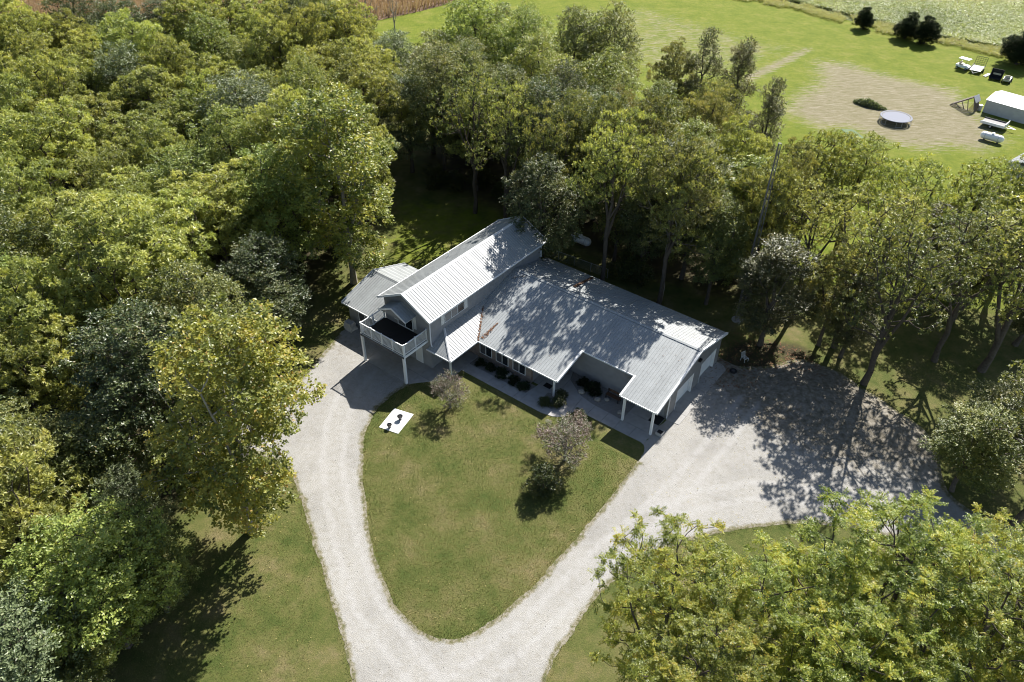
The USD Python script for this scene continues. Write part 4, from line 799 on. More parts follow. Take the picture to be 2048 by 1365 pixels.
def leaves(base, axis, length, width, rng, up_jit=0.7, fold=0.12):
    """rhombic leaves of two triangles, folded a little along the middle"""
    n = len(base); nrm = unit(np.array([0, 0, 1.0]) + rng.normal(0, up_jit, (n, 3))); s = unit(np.cross(axis, nrm)); nn = np.cross(s, axis)
    L = length[:, None]; W = width[:, None]
    mid = base + axis * L * 0.45 + nn * W * fold
    V = np.stack([base, mid + s * W / 2, base + axis * L - nn * L * 0.08, mid - s * W / 2], 1).reshape(-1, 3)
    b = np.arange(n) * 4
    return V, np.vstack([np.column_stack([b, b + 1, b + 2]), np.column_stack([b, b + 2, b + 3])])
def skeleton(seed, H, R, zb, shape, nclump, cr, lean=0.0, forks=1):
    rng = np.random.default_rng(seed)
    C = []; tries = 0; lobes = []; nl = int(np.clip(3 + R * H / 7, 5, 14)); sp = zb + (H - zb) * 0.08
    for q in range(nl):
        tt = (q + rng.uniform(0.1, 0.9)) / nl if shape != 'spread' else ((q + rng.uniform(0, 1)) / nl) ** 0.6
        th = q * 2.4 + rng.uniform(-0.5, 0.5)
        if shape == 'round': prof = math.sin(math.pi * (0.14 + 0.78 * tt)) ** 0.7
        elif shape == 'spread': prof = 0.55 + 0.45 * math.sin(math.pi * (0.2 + 0.65 * tt))
        else: prof = (1 - tt) ** 0.8 * min(1, 0.45 + tt * 3)
        lr = R * rng.uniform(0.38, 0.54) * (1 if shape != 'spire' else max(0.45, 1.1 - tt)); rr = max(0.0, R * prof * rng.uniform(0.75, 1.12) - lr * 0.8)
        lobes.append((math.cos(th) * rr, math.sin(th) * rr, sp + (H - lr * 0.62 - sp) * tt, lr))
    if shape == 'bush': lobes = [(R * .3 * math.cos(a), R * .3 * math.sin(a), H * z, R * q) for a, z, q in ((0, .32, .66), (2.1, .36, .62), (4.2, .3, .66), (1, .55, .58), (4, .6, .5))]; zb = 0
    lobes.append((rng.normal(0, R * .12), rng.normal(0, R * .12), H - R * 0.28, R * 0.36))
    wts = np.array([l[3] ** 2 for l in lobes]); wts /= wts.sum()
    while len(C) < nclump and tries < nclump * 60:
        tries += 1
        lx, ly, lz, lr = lobes[rng.choice(len(lobes), p=wts)]
        dv = unit(rng.normal(0, 1, 3) + np.array([0, 0, 0.45])); c = np.array([lx, ly, lz]) + dv * lr * rng.uniform(0.25, 1.08) ** 0.6 * np.array([1, 1, 0.72])
        if c[2] < zb * 0.9: continue
        if all(np.sum((c - k) ** 2) > (1.22 * cr) ** 2 for k in C): C.append(c)
    C = np.array(C); C[:, 0] += lean * (C[:, 2] / H) ** 1.3
    # skeleton: a trunk with forks, then each clump reaches for the nearest wood below it
    nodes = [np.zeros(3)]; par = [-1]; nt = 7; top = zb + (H - zb) * 0.55
    for k in range(1, nt + 1):
        z = top * k / nt; j = 0.012 * H
        nodes.append(np.array([lean * (z / H) ** 1.3 + rng.normal(0, j * 0.5), rng.normal(0, j * 0.5), z])); par.append(k - 1)
    for q in range(forks):
        th = rng.uniform(0, 2 * np.pi); st = 2 + int(rng.integers(0, 3)); prev = st
        for k in range(1, 5):
            z = nodes[st][2] + (H * 0.82 - nodes[st][2]) * k / 4; o = R * 0.55 * (k / 4) ** 0.8
            nodes.append(np.array([nodes[st][0] + math.cos(th) * o + rng.normal(0, .15), nodes[st][1] + math.sin(th) * o + rng.normal(0, .15), z])); par.append(prev); prev = len(nodes) - 1
    plen = [0.0] * len(nodes)
    for k in range(1, len(nodes)): plen[k] = plen[par[k]] + np.linalg.norm(nodes[k] - nodes[par[k]])
    tips = []
    for i in np.argsort(np.linalg.norm(C[:, :2] - C[:, :2].mean(0), axis=1) + 0.2 * C[:, 2]):
        c = C[i]; A = np.array(nodes); d = np.linalg.norm(A - c, axis=1); d = d + 0.30 * np.array(plen) + np.where(A[:, 2] > c[2] + 0.2, 6.0, 0) + np.where(A[:, 2] < zb * 0.55, 30, 0)
        k = int(np.argmin(d)); a = nodes[k]; L = np.linalg.norm(c - a)
        mid = a + (c - a) * 0.5 + np.array([0, 0, -0.06 * L]) + rng.normal(0, 0.06 * L, 3)
        nodes.append(mid); par.append(k); plen.append(plen[k] + L / 2)
        nodes.append(c); par.append(len(nodes) - 2); plen.append(plen[-1] + L / 2); tips.append(len(nodes) - 1)
    cnt = np.zeros(len(nodes)); cnt[tips] = 1
    for k in range(len(nodes) - 1, 0, -1): cnt[par[k]] += cnt[k]
    rb = 0.0125 * H + 0.06; r = np.maximum(rb * (np.maximum(cnt, 0.6) / cnt[0]) ** 0.5, 0.014); r[0] *= 1.35
    N = np.array(nodes); P = np.array(par[1:])
    return C, (N[P], N[1:], np.minimum(r[P], r[1:] * 2.2), r[1:]), rng
class_root = '/World/tree_kinds'
stage.CreateClassPrim(class_root)
def make_kind(name, seed, H, R, zb, shape, nclump, cr, nspray, kleaf, llen, lwid, mat_leaf, bark='bark', droop=0.35, lean=0.0, forks=2, frond=False, flatten=0.5, spl=0.55, tintspread=0.5, whorl=False, girth=1.0):
    root = class_root + '/' + name; UsdGeom.Xform.Define(stage, root)
    C, E, rng = skeleton(seed, H, R, zb, shape, nclump, cr, lean, forks); E = (E[0], E[1], E[2] * girth, E[3] * girth)
    part(root, 'trunk', tubes(E, 6), M[bark], smooth=True)
    if nspray:
        n = len(C); ct = rng.uniform(0, 1, n) ** 1.2
        axisxy = np.column_stack([lean * (C[:, 2] / H) ** 1.3, np.zeros(n)]); out = C - np.column_stack([axisxy, np.full(n, zb + 0.35 * (H - zb))]); out = unit(out)
        ci = np.repeat(np.arange(n), nspray); m = len(ci)
        dv = unit(rng.normal(0, 1, (m, 3)) + np.array([0, 0, 0.35]) + out[ci] * 0.5)
        csz = cr * rng.uniform(0.55, 1.15, n)
        if frond: gi = (np.arange(m) // 6) * 6; dv = dv[gi]; csz = csz  # six fronds spring from one point
        pos = C[ci] + dv * (csz[ci] * (rng.uniform(0.1, 1, m)[gi] if frond else rng.uniform(0.1, 1, m)) ** 0.45)[:, None] * np.array([1, 1, flatten])
        tw = unit(dv * 0.8 + out[ci] * 0.35 + rng.normal(0, 0.35, (m, 3)) - np.array([0, 0, droop]))
        if frond: tw = unit(tw * 0.55 + unit(rng.normal(0, 1, (m, 3)) * np.array([1, 1, 0.45])) + np.array([0, 0, 0.12]))
        si = np.repeat(np.arange(m), kleaf); kk = np.tile(np.arange(kleaf), m); u = (kk + 0.5) / kleaf
        slen = spl * rng.uniform(0.7, 1.3, m)
        if whorl:      # long drooping leaves fan out from each twig end
            a1 = unit(np.cross(tw, rng.normal(0, 1, (m, 3)))); a2 = np.cross(tw, a1); ph = 2 * np.pi * u + rng.uniform(0, 6.3, m)[si]
            ax = unit(tw[si] * 0.45 + a1[si] * np.cos(ph)[:, None] + a2[si] * np.sin(ph)[:, None] + rng.normal(0, .2, (len(si), 3)) + np.array([0, 0, 0.25 - droop * .5]))
            bp = pos[si] + tw[si] * (slen[si] * 0.25 * rng.uniform(0, 1, len(si)))[:, None]
        else:
            sag = np.array([0, 0, -1.0]) * (slen[si] * droop * 0.5 * u ** 2)[:, None]
            bp = pos[si] + tw[si] * (slen[si] * u)[:, None] + sag
            side = unit(np.cross(tw, np.array([0, 0, 1.0]) + rng.normal(0, .25, (m, 3))))[si] * np.where(kk % 2 == 0, 1, -1)[:, None]
            ax = unit(tw[si] * (0.5 if not frond else 0.35) + side * (0.8 if not frond else 0.95) + rng.normal(0, 0.28 if not frond else 0.1, (len(si), 3)) - np.array([0, 0, droop * 0.4]))
        V, F = leaves(bp, ax, llen * rng.uniform(0.7, 1.25, len(si)), lwid * rng.uniform(0.75, 1.2, len(si)), rng, 0.5 if not frond else 0.3)
        tint = np.clip(0.12 + ct[ci][si] * tintspread + rng.normal(0, .08, m)[si] + rng.normal(0, 0.13, len(si)) + 0.0, 0, 1)
        tint = np.where(rng.uniform(0, 1, len(si)) < 0.02, 1.0, tint)
        part(root, 'crown', (V, F), mat_leaf, tint=np.repeat(tint, 4))
    KINDS.setdefault(name[0], []).append((root, H, R))
KINDS = {}
def kinds():
    mk = make_kind
    for i in range(4): mk(f'L{i}', 100 + i, 18, 5.6, 6.5, 'spread' if i % 2 else 'round', 185, 0.82, 19, 8, 0.33, 0.115, LEAF['L'], droop=0.45, forks=3, lean=0.6 * (i % 3 - 1), spl=0.4, whorl=True)
    for i in range(3): mk(f'M{i}', 200 + i, 16, 5.0, 4.2, 'round', 185, 0.8, 25, 6, 0.215, 0.15, LEAF['M'], droop=0.2, forks=2)
    for i in range(2): mk(f'D{i}', 300 + i, 16, 5.0, 3.8, 'round', 185, 0.8, 24, 6, 0.21, 0.15, LEAF['D'], droop=0.2, forks=1)
    for i in range(2): mk(f'G{i}', 400 + i, 14, 4.6, 3.2, 'round', 165, 0.8, 24, 6, 0.22, 0.12, LEAF['G'], droop=0.3, forks=2)
    for i in range(2): mk(f'K{i}', 500 + i, 18, 5.4, 5.0, 'round', 190, 0.85, 24, 6, 0.24, 0.16, LEAF['K'], droop=0.3, forks=2)
    for i in range(2): mk(f'O{i}', 600 + i, 16, 4.8, 5.0, 'round', 160, 0.8, 18, 8, 0.31, 0.10, LEAF['O'], droop=0.6, forks=2, spl=0.4, whorl=True)
    for i in range(3): mk(f'R{i}', 700 + i, 17, 5.2, 5.6, 'spread', 150, 0.8, 12, 8, 0.32, 0.11, LEAF['R'], droop=0.5, forks=3, lean=0.5 * (i - 1), spl=0.4, whorl=True)
    for i in range(2): mk(f'Y{i}', 800 + i, 20, 6.0, 3.4, 'round', 200, 0.85, 22, 6, 0.27, 0.22, LEAF['Y'], bark='barkpale', droop=0.25, forks=2, spl=0.65, lean=2.6 * (1 - i))
    for i in range(3): mk(f'N{i}', 900 + i, 18, 5.4, 6.0, 'spread', 235, 0.62, 15, 16, 0.15, 0.064, LEAF['N'], droop=0.3, forks=4, frond=True, spl=0.52)
    for i in range(2): mk(f'T{i}', 1600 + i, 18, 5.6, 7.6, 'spread', 140, 0.8, 8, 7, 0.29, 0.13, LEAF['M' if i else 'L'], droop=0.4, forks=4, lean=1.0 - i, spl=0.4, whorl=True)
    for i in range(2): mk(f'V{i}', 1620 + i, 18, 5.4, 7.6, 'spread', 150, 0.8, 14, 7, 0.27, 0.13, LEAF['M' if i else 'L'], droop=0.4, forks=3, lean=0.6 - i, spl=0.4, whorl=True)
    mk('P0', 1650, 19, 5.2, 7.2, 'round', 165, 0.8, 15, 8, 0.31, 0.105, LEAF['O'], bark='barkpale', droop=0.55, forks=2, spl=0.4, whorl=True, girth=0.6)
    for i in range(2): mk(f'S{i}', 1000 + i, 14, 3.4, 2.4, 'round', 170, 0.6, 17, 6, 0.20, 0.13, LEAF['S'], droop=0.1, forks=3)
    for i in range(1): mk(f'B{i}', 1100 + i, 12, 3.2, 3.5, 'round', 90, 0.7, 0, 0, 0.2, 0.1, LEAF['M'], bark='barkpale', forks=3)
    mk('E0', 1200, 4.6, 2.3, 0.1, 'bush', 190, 0.36, 30, 6, 0.16, 0.06, LEAF['E'], droop=-0.5, forks=0, spl=0.3)
    for i in range(3): mk(f'U{i}', 1300 + i, 2.4, 1.6, 0.3, 'round', 40, 0.45, 20, 6, 0.17, 0.11, LEAF['U'], droop=0.2, forks=2, spl=0.35)
    for i in range(2): mk(f'Q{i}', 1400 + i, 3.0, 1.8, 0.7, 'spread', 90, 0.30, 11, 6, 0.12, 0.055, LEAF['LI'], bark='barkpale', droop=-0.1, forks=5, spl=0.3, tintspread=0.8)
    mk('J0', 1500, 0.62, 0.5, 0.06, 'round', 26, 0.16, 22, 6, 0.07, 0.035, LEAF['E'], droop=0.0, forks=2, spl=0.12)
kinds()
_seen = {}
def plant(name, code, x, y, H, R, label, cat, group=None, rot=None, z=0.0, pick=None):
    k = _seen.get(code, 0); _seen[code] = k + 1
    kind = KINDS[code][(k if pick is None else pick) % len(KINDS[code])]
    pr = UsdGeom.Xform.Define(stage, numbered('/World/' + name))
    pr.AddTranslateOp().Set(Gf.Vec3d(x, y, z)); pr.AddRotateZOp().Set(float(rot if rot is not None else (k * 137.5 + 40) % 360))
    pr.AddScaleOp().Set(Gf.Vec3f(R / kind[2], R / kind[2], H / kind[1]))
    pr.GetPrim().GetReferences().AddInternalReference(kind[0]); pr.GetPrim().SetInstanceable(True)
    tag(pr.GetPrim(), label, cat, group)
NAMES = {'B': 'bare_tree'}
for sp, x, y, h_, r_, lab, grp in TREES:
    plant(NAMES.get(sp, 'tree'), sp, x, y, h_, r_, lab, 'tree', grp, rot=0.0 if sp == 'Y' else None)
ug = UsdGeom.PointInstancer.Define(stage, '/World/undergrowth'); tag(ug.GetPrim(), 'low leafy undergrowth on the shaded floor of the wood', 'undergrowth', kind='stuff')
for k in range(3): UsdGeom.Xform.Define(stage, f'/World/undergrowth/kind_{k}').GetPrim().GetReferences().AddInternalReference(KINDS['U'][k][0])
ug.CreatePrototypesRel().SetTargets([Sdf.Path(f'/World/undergrowth/kind_{k}') for k in range(3)])
ug.CreateProtoIndicesAttr(Vt.IntArray([k % 3 for k in range(len(BUSHES))])); ug.CreatePositionsAttr(Vt.Vec3fArray([Gf.Vec3f(b[0], b[1], 0) for b in BUSHES]))
ug.CreateScalesAttr(Vt.Vec3fArray([Gf.Vec3f(b[2], b[2], b[2] * .9) for b in BUSHES])); ug.CreateOrientationsAttr(Vt.QuathArray([Gf.Quath(math.cos(k * .7), 0, 0, math.sin(k * .7)) for k in range(len(BUSHES))]))
for (x, y, r_, h_), lab in zip(((83.8, 109.3, 2.0, 4.2), (90.1, 102.9, 2.6, 4.8), (92.9, 99.9, 2.5, 5.0), (105.6, 88.4, 3.6, 6.2)), ('round dark evergreen bush, leftmost along the crop field edge', 'dark evergreen bush touching its neighbour, left one of the pair', 'dark evergreen bush touching its neighbour, right one of the pair', 'large dark evergreen tree beside the parked trailer at the right edge')):
    plant('evergreen_bush', 'E', x, y, h_, r_, lab, 'bush')
plant('lilac_bush', 'Q', 4.8, -7.0, 3.3, 1.75, 'sparse pink and green tall bush on the lawn near the balcony deck', 'bush', rot=20)
plant('lilac_bush', 'Q', 15.2, -13.4, 4.2, 2.5, 'large brownish bush on the lawn before the front walk', 'bush', rot=150)
plant('lilac_bush', 'U', 13.2, -16.9, 2.6, 1.35, 'olive small tree at the lower end of the large brownish bush', 'bush', rot=70)
plant('round_shrub', 'U', *w2(3.2, 18.3), 1.1, 0.9, 'rounded green shrub at the edge of the lawn below the curved walk', 'shrub')
for k, (u, v, s_) in enumerate(((3.8, 6.35, .95), (3.9, 7.6, 1.0), (3.85, 9.0, 1.25), (3.75, 10.55, 1.05), (3.75, 11.85, 1.1))):
    plant('bed_shrub', 'J', *w2(u, v), 0.62 * s_, 0.55 * s_, ['first', 'second', 'third', 'fourth', 'fifth'][k] + ' clipped dark shrub from the porch along the brick wall', 'shrub')
plant('bed_shrub', 'J', *w2(7.7, 16.05), .7, .6, 'clipped dark shrub left of the bigger one by the grey wall', 'shrub')
plant('bed_shrub', 'J', *w2(7.5, 17.4), .85, .85, 'largest clipped dark shrub by the grey garage wall', 'shrub')
for (u, v, s_), lab in zip(((3.2, 14.75, .62), (3.9, 15.75, .7), (4.85, 15.4, .65)), ('dark low shrub at the left of the post bed', 'sunlit green shrub at the lawn side of the post bed', 'shrub with pinkish blooms at the right of the post bed')):
    plant('post_bed_shrub', 'U', *w2(u, v), 1.2 * s_, .95 * s_, lab, 'shrub')

# ------------------------------------------------------------------ lattice tower, tanks, fence
def tower():
    T = thing('lattice_tower', 'tall thin three-legged steel lattice tower standing behind the garage', 'tower', (34.7, 7.0, 0), 20)
    Ht = 20.2; ang = [math.radians(a) for a in (90, 210, 330)]
    rr = lambda z: 0.40 - 0.24 * z / Ht
    P = lambda k, z: np.array([rr(z) * math.cos(ang[k % 3]), rr(z) * math.sin(ang[k % 3]), z])
    for k in range(3): part(T, 'leg', rod(P(k, 0), P(k, Ht), 0.04, 6), M['tower'])
    n = 34
    for i in range(n):
        z0, z1 = Ht * i / n, Ht * (i + 1) / n
        for k in range(3):
            part(T, 'brace', rod(P(k, z0), P(k + 1, z1), 0.02, 4) if (i + k) % 2 else rod(P(k + 1, z0), P(k, z1), 0.016, 4), M['tower'])
            part(T, 'rung', rod(P(k, z1), P(k + 1, z1), 0.014, 4), M['tower'])
    part(T, 'top_plate', cyl(0.17, Ht, Ht + 0.04, n=6), M['tower']); part(T, 'footing', prism(sg.Point(0, 0).buffer(0.6), -0.1, 0.12), M['concrete'])
tower()
def tank(x, y, rot, L, r, label):
    t = thing('propane_tank', label, 'tank', (x, y, 0), rot)
    c = trimesh.creation.capsule(L - 2 * r, r, count=[18, 18]); c.apply_transform(trimesh.transformations.rotation_matrix(math.pi / 2, [0, 1, 0])); c.apply_translation(-c.bounds.mean(0) + [0, 0, r + 0.16])
    part(t, 'shell', c, M['tank'], smooth=40)
    part(t, 'dome_lid', cat_([cyl(0.2, 2 * r + 0.1, 2 * r + 0.30, n=16)]), M['tank'])
    for s in (-1, 1): part(t, 'leg', box(s * L * .28 - .07, s * L * .28 + .07, -r * .7, r * .7, 0, 0.35), M['darkgrey']); part(t, 'band', rod((s * L * .28 - .03, 0, r + .16), (s * L * .28 + .03, 0, r + .16), r + 0.006, 24), M['steel'])
tank(18.75, 22.1, -38, 2.9, 0.53, 'white propane tank in the shade behind the house')
tank(84.1, 53.4, -43, 3.4, 0.55, 'white propane tank in the sun by the white shed')
def fence():
    a, b = np.array([14.05, 19.7, 0]), np.array([21.4, 14.75, 0])
    F = thing('chain_link_fence', 'low chain-link fence with steel rail behind the low wing', 'fence')
    for k in range(5):
        p = a + (b - a) * k / 4; part(F, 'fence_post', rod(p, p + [0, 0, 1.25], 0.03, 8), M['steel'])
    part(F, 'top_rail', rod(a + [0, 0, 1.2], b + [0, 0, 1.2], 0.025, 6), M['steel'])
    L = np.linalg.norm(b - a); d = (b - a) / L; ws = []
    for k in np.arange(-1.2, L, 0.16):
        for s in (1, -1):
            x0, x1 = (k, k + 1.15) if s > 0 else (k + 1.15, k); z0, z1 = 0.03, 1.18
            if min(x0, x1) < 0 or max(x0, x1) > L: continue
            ws.append(bar(a + d * x0 + [0, 0, z0], a + d * x1 + [0, 0, z1], 0.006))
    part(F, 'wire_mesh', cat_(ws), M['steel'], kind='stuff')
fence()
# ------------------------------------------------------------------ small things about the house
def blob(r, seed, sc=(1, 1, 1), amp=0.3, sub=2):
    m = trimesh.creation.icosphere(sub, r); n = meshkit.fbm(m.vertices / r * 1.3 + seed, 3, seed); m.vertices = m.vertices * (1 + amp * (n - 0.5))[:, None] * np.array(sc); return m
gr = thing('covered_grill', 'bulky object under a pale cloth cover by the corner of the left annex', 'grill', (-6.55, 4.75, 0), -37)
g_ = cat_([box(-.55, .55, -.38, .38, 0, .95)]).subdivide().subdivide().subdivide(); g_.vertices += (meshkit.fbm(g_.vertices * 2.2, 3, 3)[:, None] - 0.5) * 0.22 * np.array([1, 1, .7]); g_.vertices[:, :2] *= (1.12 - 0.25 * g_.vertices[:, 2:] / .95)
part(gr, 'cover', g_, M['cover'], smooth=50)
for (x, y, z, r_), lab in zip(((0.32, -8.72, .05, .21), (-0.52, -9.78, .05, .19)), ('dark round bowl on the white pad, nearer the house', 'dark round bowl on the white pad, nearer the gravel')):
    b = thing('garden_bowl', lab, 'planter', (x, y, z))
    pr_ = np.array([(0.0, 0), (.12, 0), (.14, .03), (.1, .08), (.16, .2), (.24, .36), (.26, .42), (.23, .42), (.18, .3), (0.0, .24)]) * r_ / .2
    part(b, 'bowl', trimesh.creation.revolve(pr_, sections=20), M['darkgrey'], smooth=40); part(b, 'soil', blob(.14 * r_ / .2, 7, (1.2, 1.2, .5)).apply_translation([0, 0, .33 * r_ / .2]), M['black'])
bn = thing('garden_bench', 'dark wooden bench against the grey garage wall', 'bench', w2(7.75, 19.4) + (0.02,), HROT)
for k in range(3): part(bn, 'seat_slat', box(-.75, .75, -.24 + k * .16, -.1 + k * .16, .42, .455), M['rust'])
for k in range(2): part(bn, 'back_slat', box(-.75, .75, .27, .3, .58 + k * .16, .70 + k * .16), M['rust'])
for s in (-1, 1): part(bn, 'leg', cat_([box(s * .66 - .04, s * .66 + .04, -.24, -.17, 0, .42), box(s * .66 - .04, s * .66 + .04, .22, .27, 0, .86)]), M['black'])
for k, (u, v, r_) in enumerate(((6.75, 18.3, .26), (6.72, 16.5, .30), (6.6, 20.9, .24), (7.3, 19.0, .22), (4.25, 9.6, .33))):
    rk = thing('garden_stone', ['pale stone in the gravel bed before the large dark shrub', 'broad stone beside the curve of the walk by the grey wall', 'stone beside the left garage porch post', 'stone lying before the dark bench', 'pale boulder between the clipped shrubs at the brick wall'][k], 'stone', (*w2(u, v), 0.0)); part(rk, 'stone', blob(r_, k + 3, (1.2, 1, .75)).apply_translation([0, 0, r_ * .45]), M['rock'], smooth=50)
px = thing('planter_box', 'square pale planter with dark soil at the garage porch corner', 'planter', (*w2(6.5, 25.15), 0.0), HROT)
part(px, 'box_side', cat_([box(-.3, .3, -.3, -.25, 0, .35), box(-.3, .3, .25, .3, 0, .35), box(-.3, -.25, -.25, .25, 0, .35), box(.25, .3, -.25, .25, 0, .35)]), M['concrete']); part(px, 'soil', box(-.25, .25, -.25, .25, .0, .28), M['black'])
mg = thing('porch_mat', 'black rubber mat at the end of the garage porch', 'doormat', (*w2(7.95, 24.0), 0.052), HROT); part(mg, 'mat', box(-.55, .55, -.6, .6, 0, .02), M['black'])
ty = thing('old_tyre', 'old black tyre lying beside the garage apron', 'tyre', (*w2(18.6, 26.6), 0.0)); tt = trimesh.creation.torus(.27, .1, major_sections=24, minor_sections=10); part(ty, 'tyre', tt.apply_translation([0, 0, .11]), M['black'], smooth=60); part(ty, 'rim', cyl(.18, .03, .15), M['darkgrey'])
ch = thing('garden_chair', 'white wire chair standing in the shade by the garage back corner', 'chair', (33.9, 0.2, 0), 30)
part(ch, 'seat', cat_([bar((-.25 + .07 * k, -.25, .43), (-.25 + .07 * k, .25, .43), .014) for k in range(8)] + [bar((-.26, s, .43), (.26, s, .43), .025) for s in (-.25, .25)]), M['white'])
part(ch, 'backrest', cat_([bar((-.25 + .07 * k, .25, .43), (-.25 + .07 * k, .38, .92), .014) for k in range(8)] + [bar((-.26, .38, .92), (.26, .38, .92), .03)]), M['white'])
for sx in (-1, 1):
    for sy in (-1, 1): part(ch, 'leg', bar((sx * .25, sy * .25, 0), (sx * .25, sy * .25, .43), .025), M['white'])
fb = thing('fallen_branch', 'dark twiggy fallen branch lying on the low roof below its ridge', 'branch')
bp = [hw(4.9, 13.3, gz(13.3) + .08), hw(4.5, 12.9, gz(12.9) + .09), hw(4.0, 12.6, gz(12.6) + .10), hw(3.7, 12.2, gz(12.2) + .08)]
part(fb, 'twigs', cat_([rod(a, b, .022, 5) for a, b in zip(bp[:-1], bp[1:])] + [rod(bp[1], hw(4.4, 13.3, gz(13.3) + .1), .014, 4), rod(bp[2], hw(4.1, 12.2, gz(12.2) + .1), .012, 4)]), M['bark'])

# ------------------------------------------------------------------ back lawn: trampoline, shed, trailers and the rest
tr = thing('trampoline', 'big round trampoline with a grey mat on the tan patch of the back lawn', 'trampoline', (72.0, 60.5, 0))
RT = 2.42
part(tr, 'frame', trimesh.creation.torus(RT, .045, major_sections=48, minor_sections=8).apply_translation([0, 0, .92]), M['tramp'], smooth=60)
part(tr, 'mat', cyl(RT * .87, .905, .915, n=48), M['tramp'])
part(tr, 'pad', trimesh.creation.annulus(RT * .90, RT * .985, .03, sections=48).apply_translation([0, 0, .94]), M['tramp'])
for k in range(6):
    a = k * math.pi / 3 + .2; c, s = math.cos(a), math.sin(a); b = a + .35
    part(tr, 'leg', cat_([rod((RT * c, RT * s, .92), (RT * c, RT * s, .04), .03, 6), rod((RT * math.cos(b), RT * math.sin(b), .92), (RT * math.cos(b), RT * math.sin(b), .04), .03, 6), rod((RT * c, RT * s, .05), (RT * math.cos(b), RT * math.sin(b), .05), .03, 6)]), M['steel'])
# shed: ridge axis runs to the lower right of the picture
SA = math.degrees(math.atan2(-4.9, 4.48))
SH = thing('shed', 'long low shed with white ribbed roof and grey wall cut by the right picture edge', 'shed', (88.3, 65.06, 0), SA)
Ls, Ws, He, Hr = 13.0, 6.0, 2.1, 2.62
part(SH, 'wall', (lambda m: m.apply_transform(np.array([[0, 0, 1, 0.0], [1, 0, 0, 0], [0, 1, 0, 0], [0, 0, 0, 1.0]])))(trimesh.creation.extrude_polygon(sg.Polygon([(0, 0), (Ws, 0), (Ws, He - .06), (Ws / 2, Hr - .08), (0, He - .06)]), Ls, engine='earcut')), M['shedwall'])
slope('roof', [(-.1, -.08, He), (Ls + .1, -.08, He), (Ls + .1, Ws / 2, Hr), (-.1, Ws / 2, Hr)], 0, M['shedroof'], parent=SH, thick=.06)
slope('roof', [(-.1, Ws + .08, He), (Ls + .1, Ws + .08, He), (Ls + .1, Ws / 2, Hr), (-.1, Ws / 2, Hr)], 0, M['shedroof'], parent=SH, thick=.06)
def wheel(parent, x, y, r, w=.2, axis='y', m='black'):
    d = np.array([0, w / 2, 0]) if axis == 'y' else np.array([w / 2, 0, 0])
    p = part(parent, 'wheel', rod(np.array([x, y, r]) - d, np.array([x, y, r]) + d, r, 16), M[m]); part(p, 'hub', rod(np.array([x, y, r]) - d * 1.06, np.array([x, y, r]) + d * 1.06, r * .5, 12), M['steel'])
ft = thing('flat_trailer', 'low flat trailer with a white side rail parked beside the shed', 'trailer', (87.1, 58.9, 0), -43)
part(ft, 'bed', box(-1.75, 1.75, -1.1, 1.1, .62, .70), M['darkgrey'])
part(ft, 'side_rail', box(-1.8, 1.8, -1.16, -1.1, .58, .98), M['white']); part(ft, 'side_rail', box(-1.8, 1.8, 1.1, 1.16, .58, .86), M['darkgrey']); part(ft, 'headboard', box(1.76, 1.84, -1.16, 1.16, .58, 1.25), M['trim'])
for s in (-1, 1): wheel(ft, -.2, s * .95, .32)
part(ft, 'drawbar', cat_([bar((1.84, -.5, .55), (3.2, 0, .5), .08), bar((1.84, .5, .55), (3.2, 0, .5), .08)]), M['steel'])
ut = thing('utility_trailer', 'small utility trailer with a raised black mesh ramp and pale deck', 'trailer', (96.2, 84.3, 0), 52)
part(ut, 'deck', box(-1.7, 1.6, -.95, .95, .55, .62), M['white'])
for s in (-1, 1): part(ut, 'side_rail', cat_([bar((-1.7, s, .9), (1.6, s, .9), .05), *[bar((x, s, .6), (x, s, .9), .05) for x in (-1.7, -.6, .5, 1.6)]]), M['darkgrey']); wheel(ut, .1, s * 1.12, .33, .2)
G_ = part(ut, 'ramp_gate', cat_([bar((1.64, -.95, .6), (1.95, -.95, 2.15), .06), bar((1.64, .95, .6), (1.95, .95, 2.15), .06), bar((1.64, -.95, .62), (1.64, .95, .62), .06), bar((1.95, -.95, 2.15), (1.95, .95, 2.15), .06)]), M['black'])
for k in range(1, 5): part(G_, 'gate_bar', bar((1.64 + .31 * k / 5, -.95, .6 + 1.55 * k / 5), (1.64 + .31 * k / 5, .95, .6 + 1.55 * k / 5), .04), M['black'])
for k in range(1, 5): part(G_, 'gate_bar', bar((1.64, -.95 + 1.9 * k / 5, .6), (1.95, -.95 + 1.9 * k / 5, 2.15), .04), M['black'])
part(ut, 'drawbar', cat_([bar((-1.7, -.6, .5), (-3.0, 0, .45), .08), bar((-1.7, .6, .5), (-3.0, 0, .45), .08)]), M['darkgrey'])
gc = thing('golf_cart', 'white golf cart with a flat white roof beside the utility trailer', 'golf cart', (94.2, 85.6, 0), -50)
part(gc, 'body', trimesh.convex.convex_hull(np.array([(x, y, z) for y in (-.58, .58) for x, z in ((-1.15, .35), (1.15, .35), (-1.2, .75), (-.2, .6), (.75, .8), (1.2, .62))])), M['tank'])
part(gc, 'seat', cat_([box(-.55, -.02, -.55, .55, .78, .92), box(-.68, -.56, -.55, .55, .80, 1.25)]), M['cartseat'])
part(gc, 'roof', trimesh.creation.box([1.9, 1.25, .07]).apply_translation([-.05, 0, 1.88]), M['white']); part(gc, 'roof_edge', cat_([box(-1.02, .92, s * .64 - .02, s * .64 + .02, 1.82, 1.9) for s in (-1, 1)]), M['white'])
for x, xt in ((.62, .55), (-.8, -.75)):
    for s in (-1, 1): part(gc, 'roof_post', bar((x, s * .52, .75), (xt, s * .52, 1.86), .045), M['darkgrey'])
for x in (-.8, .8):
    for s in (-1, 1): wheel(gc, x, s * .56, .23, .18)
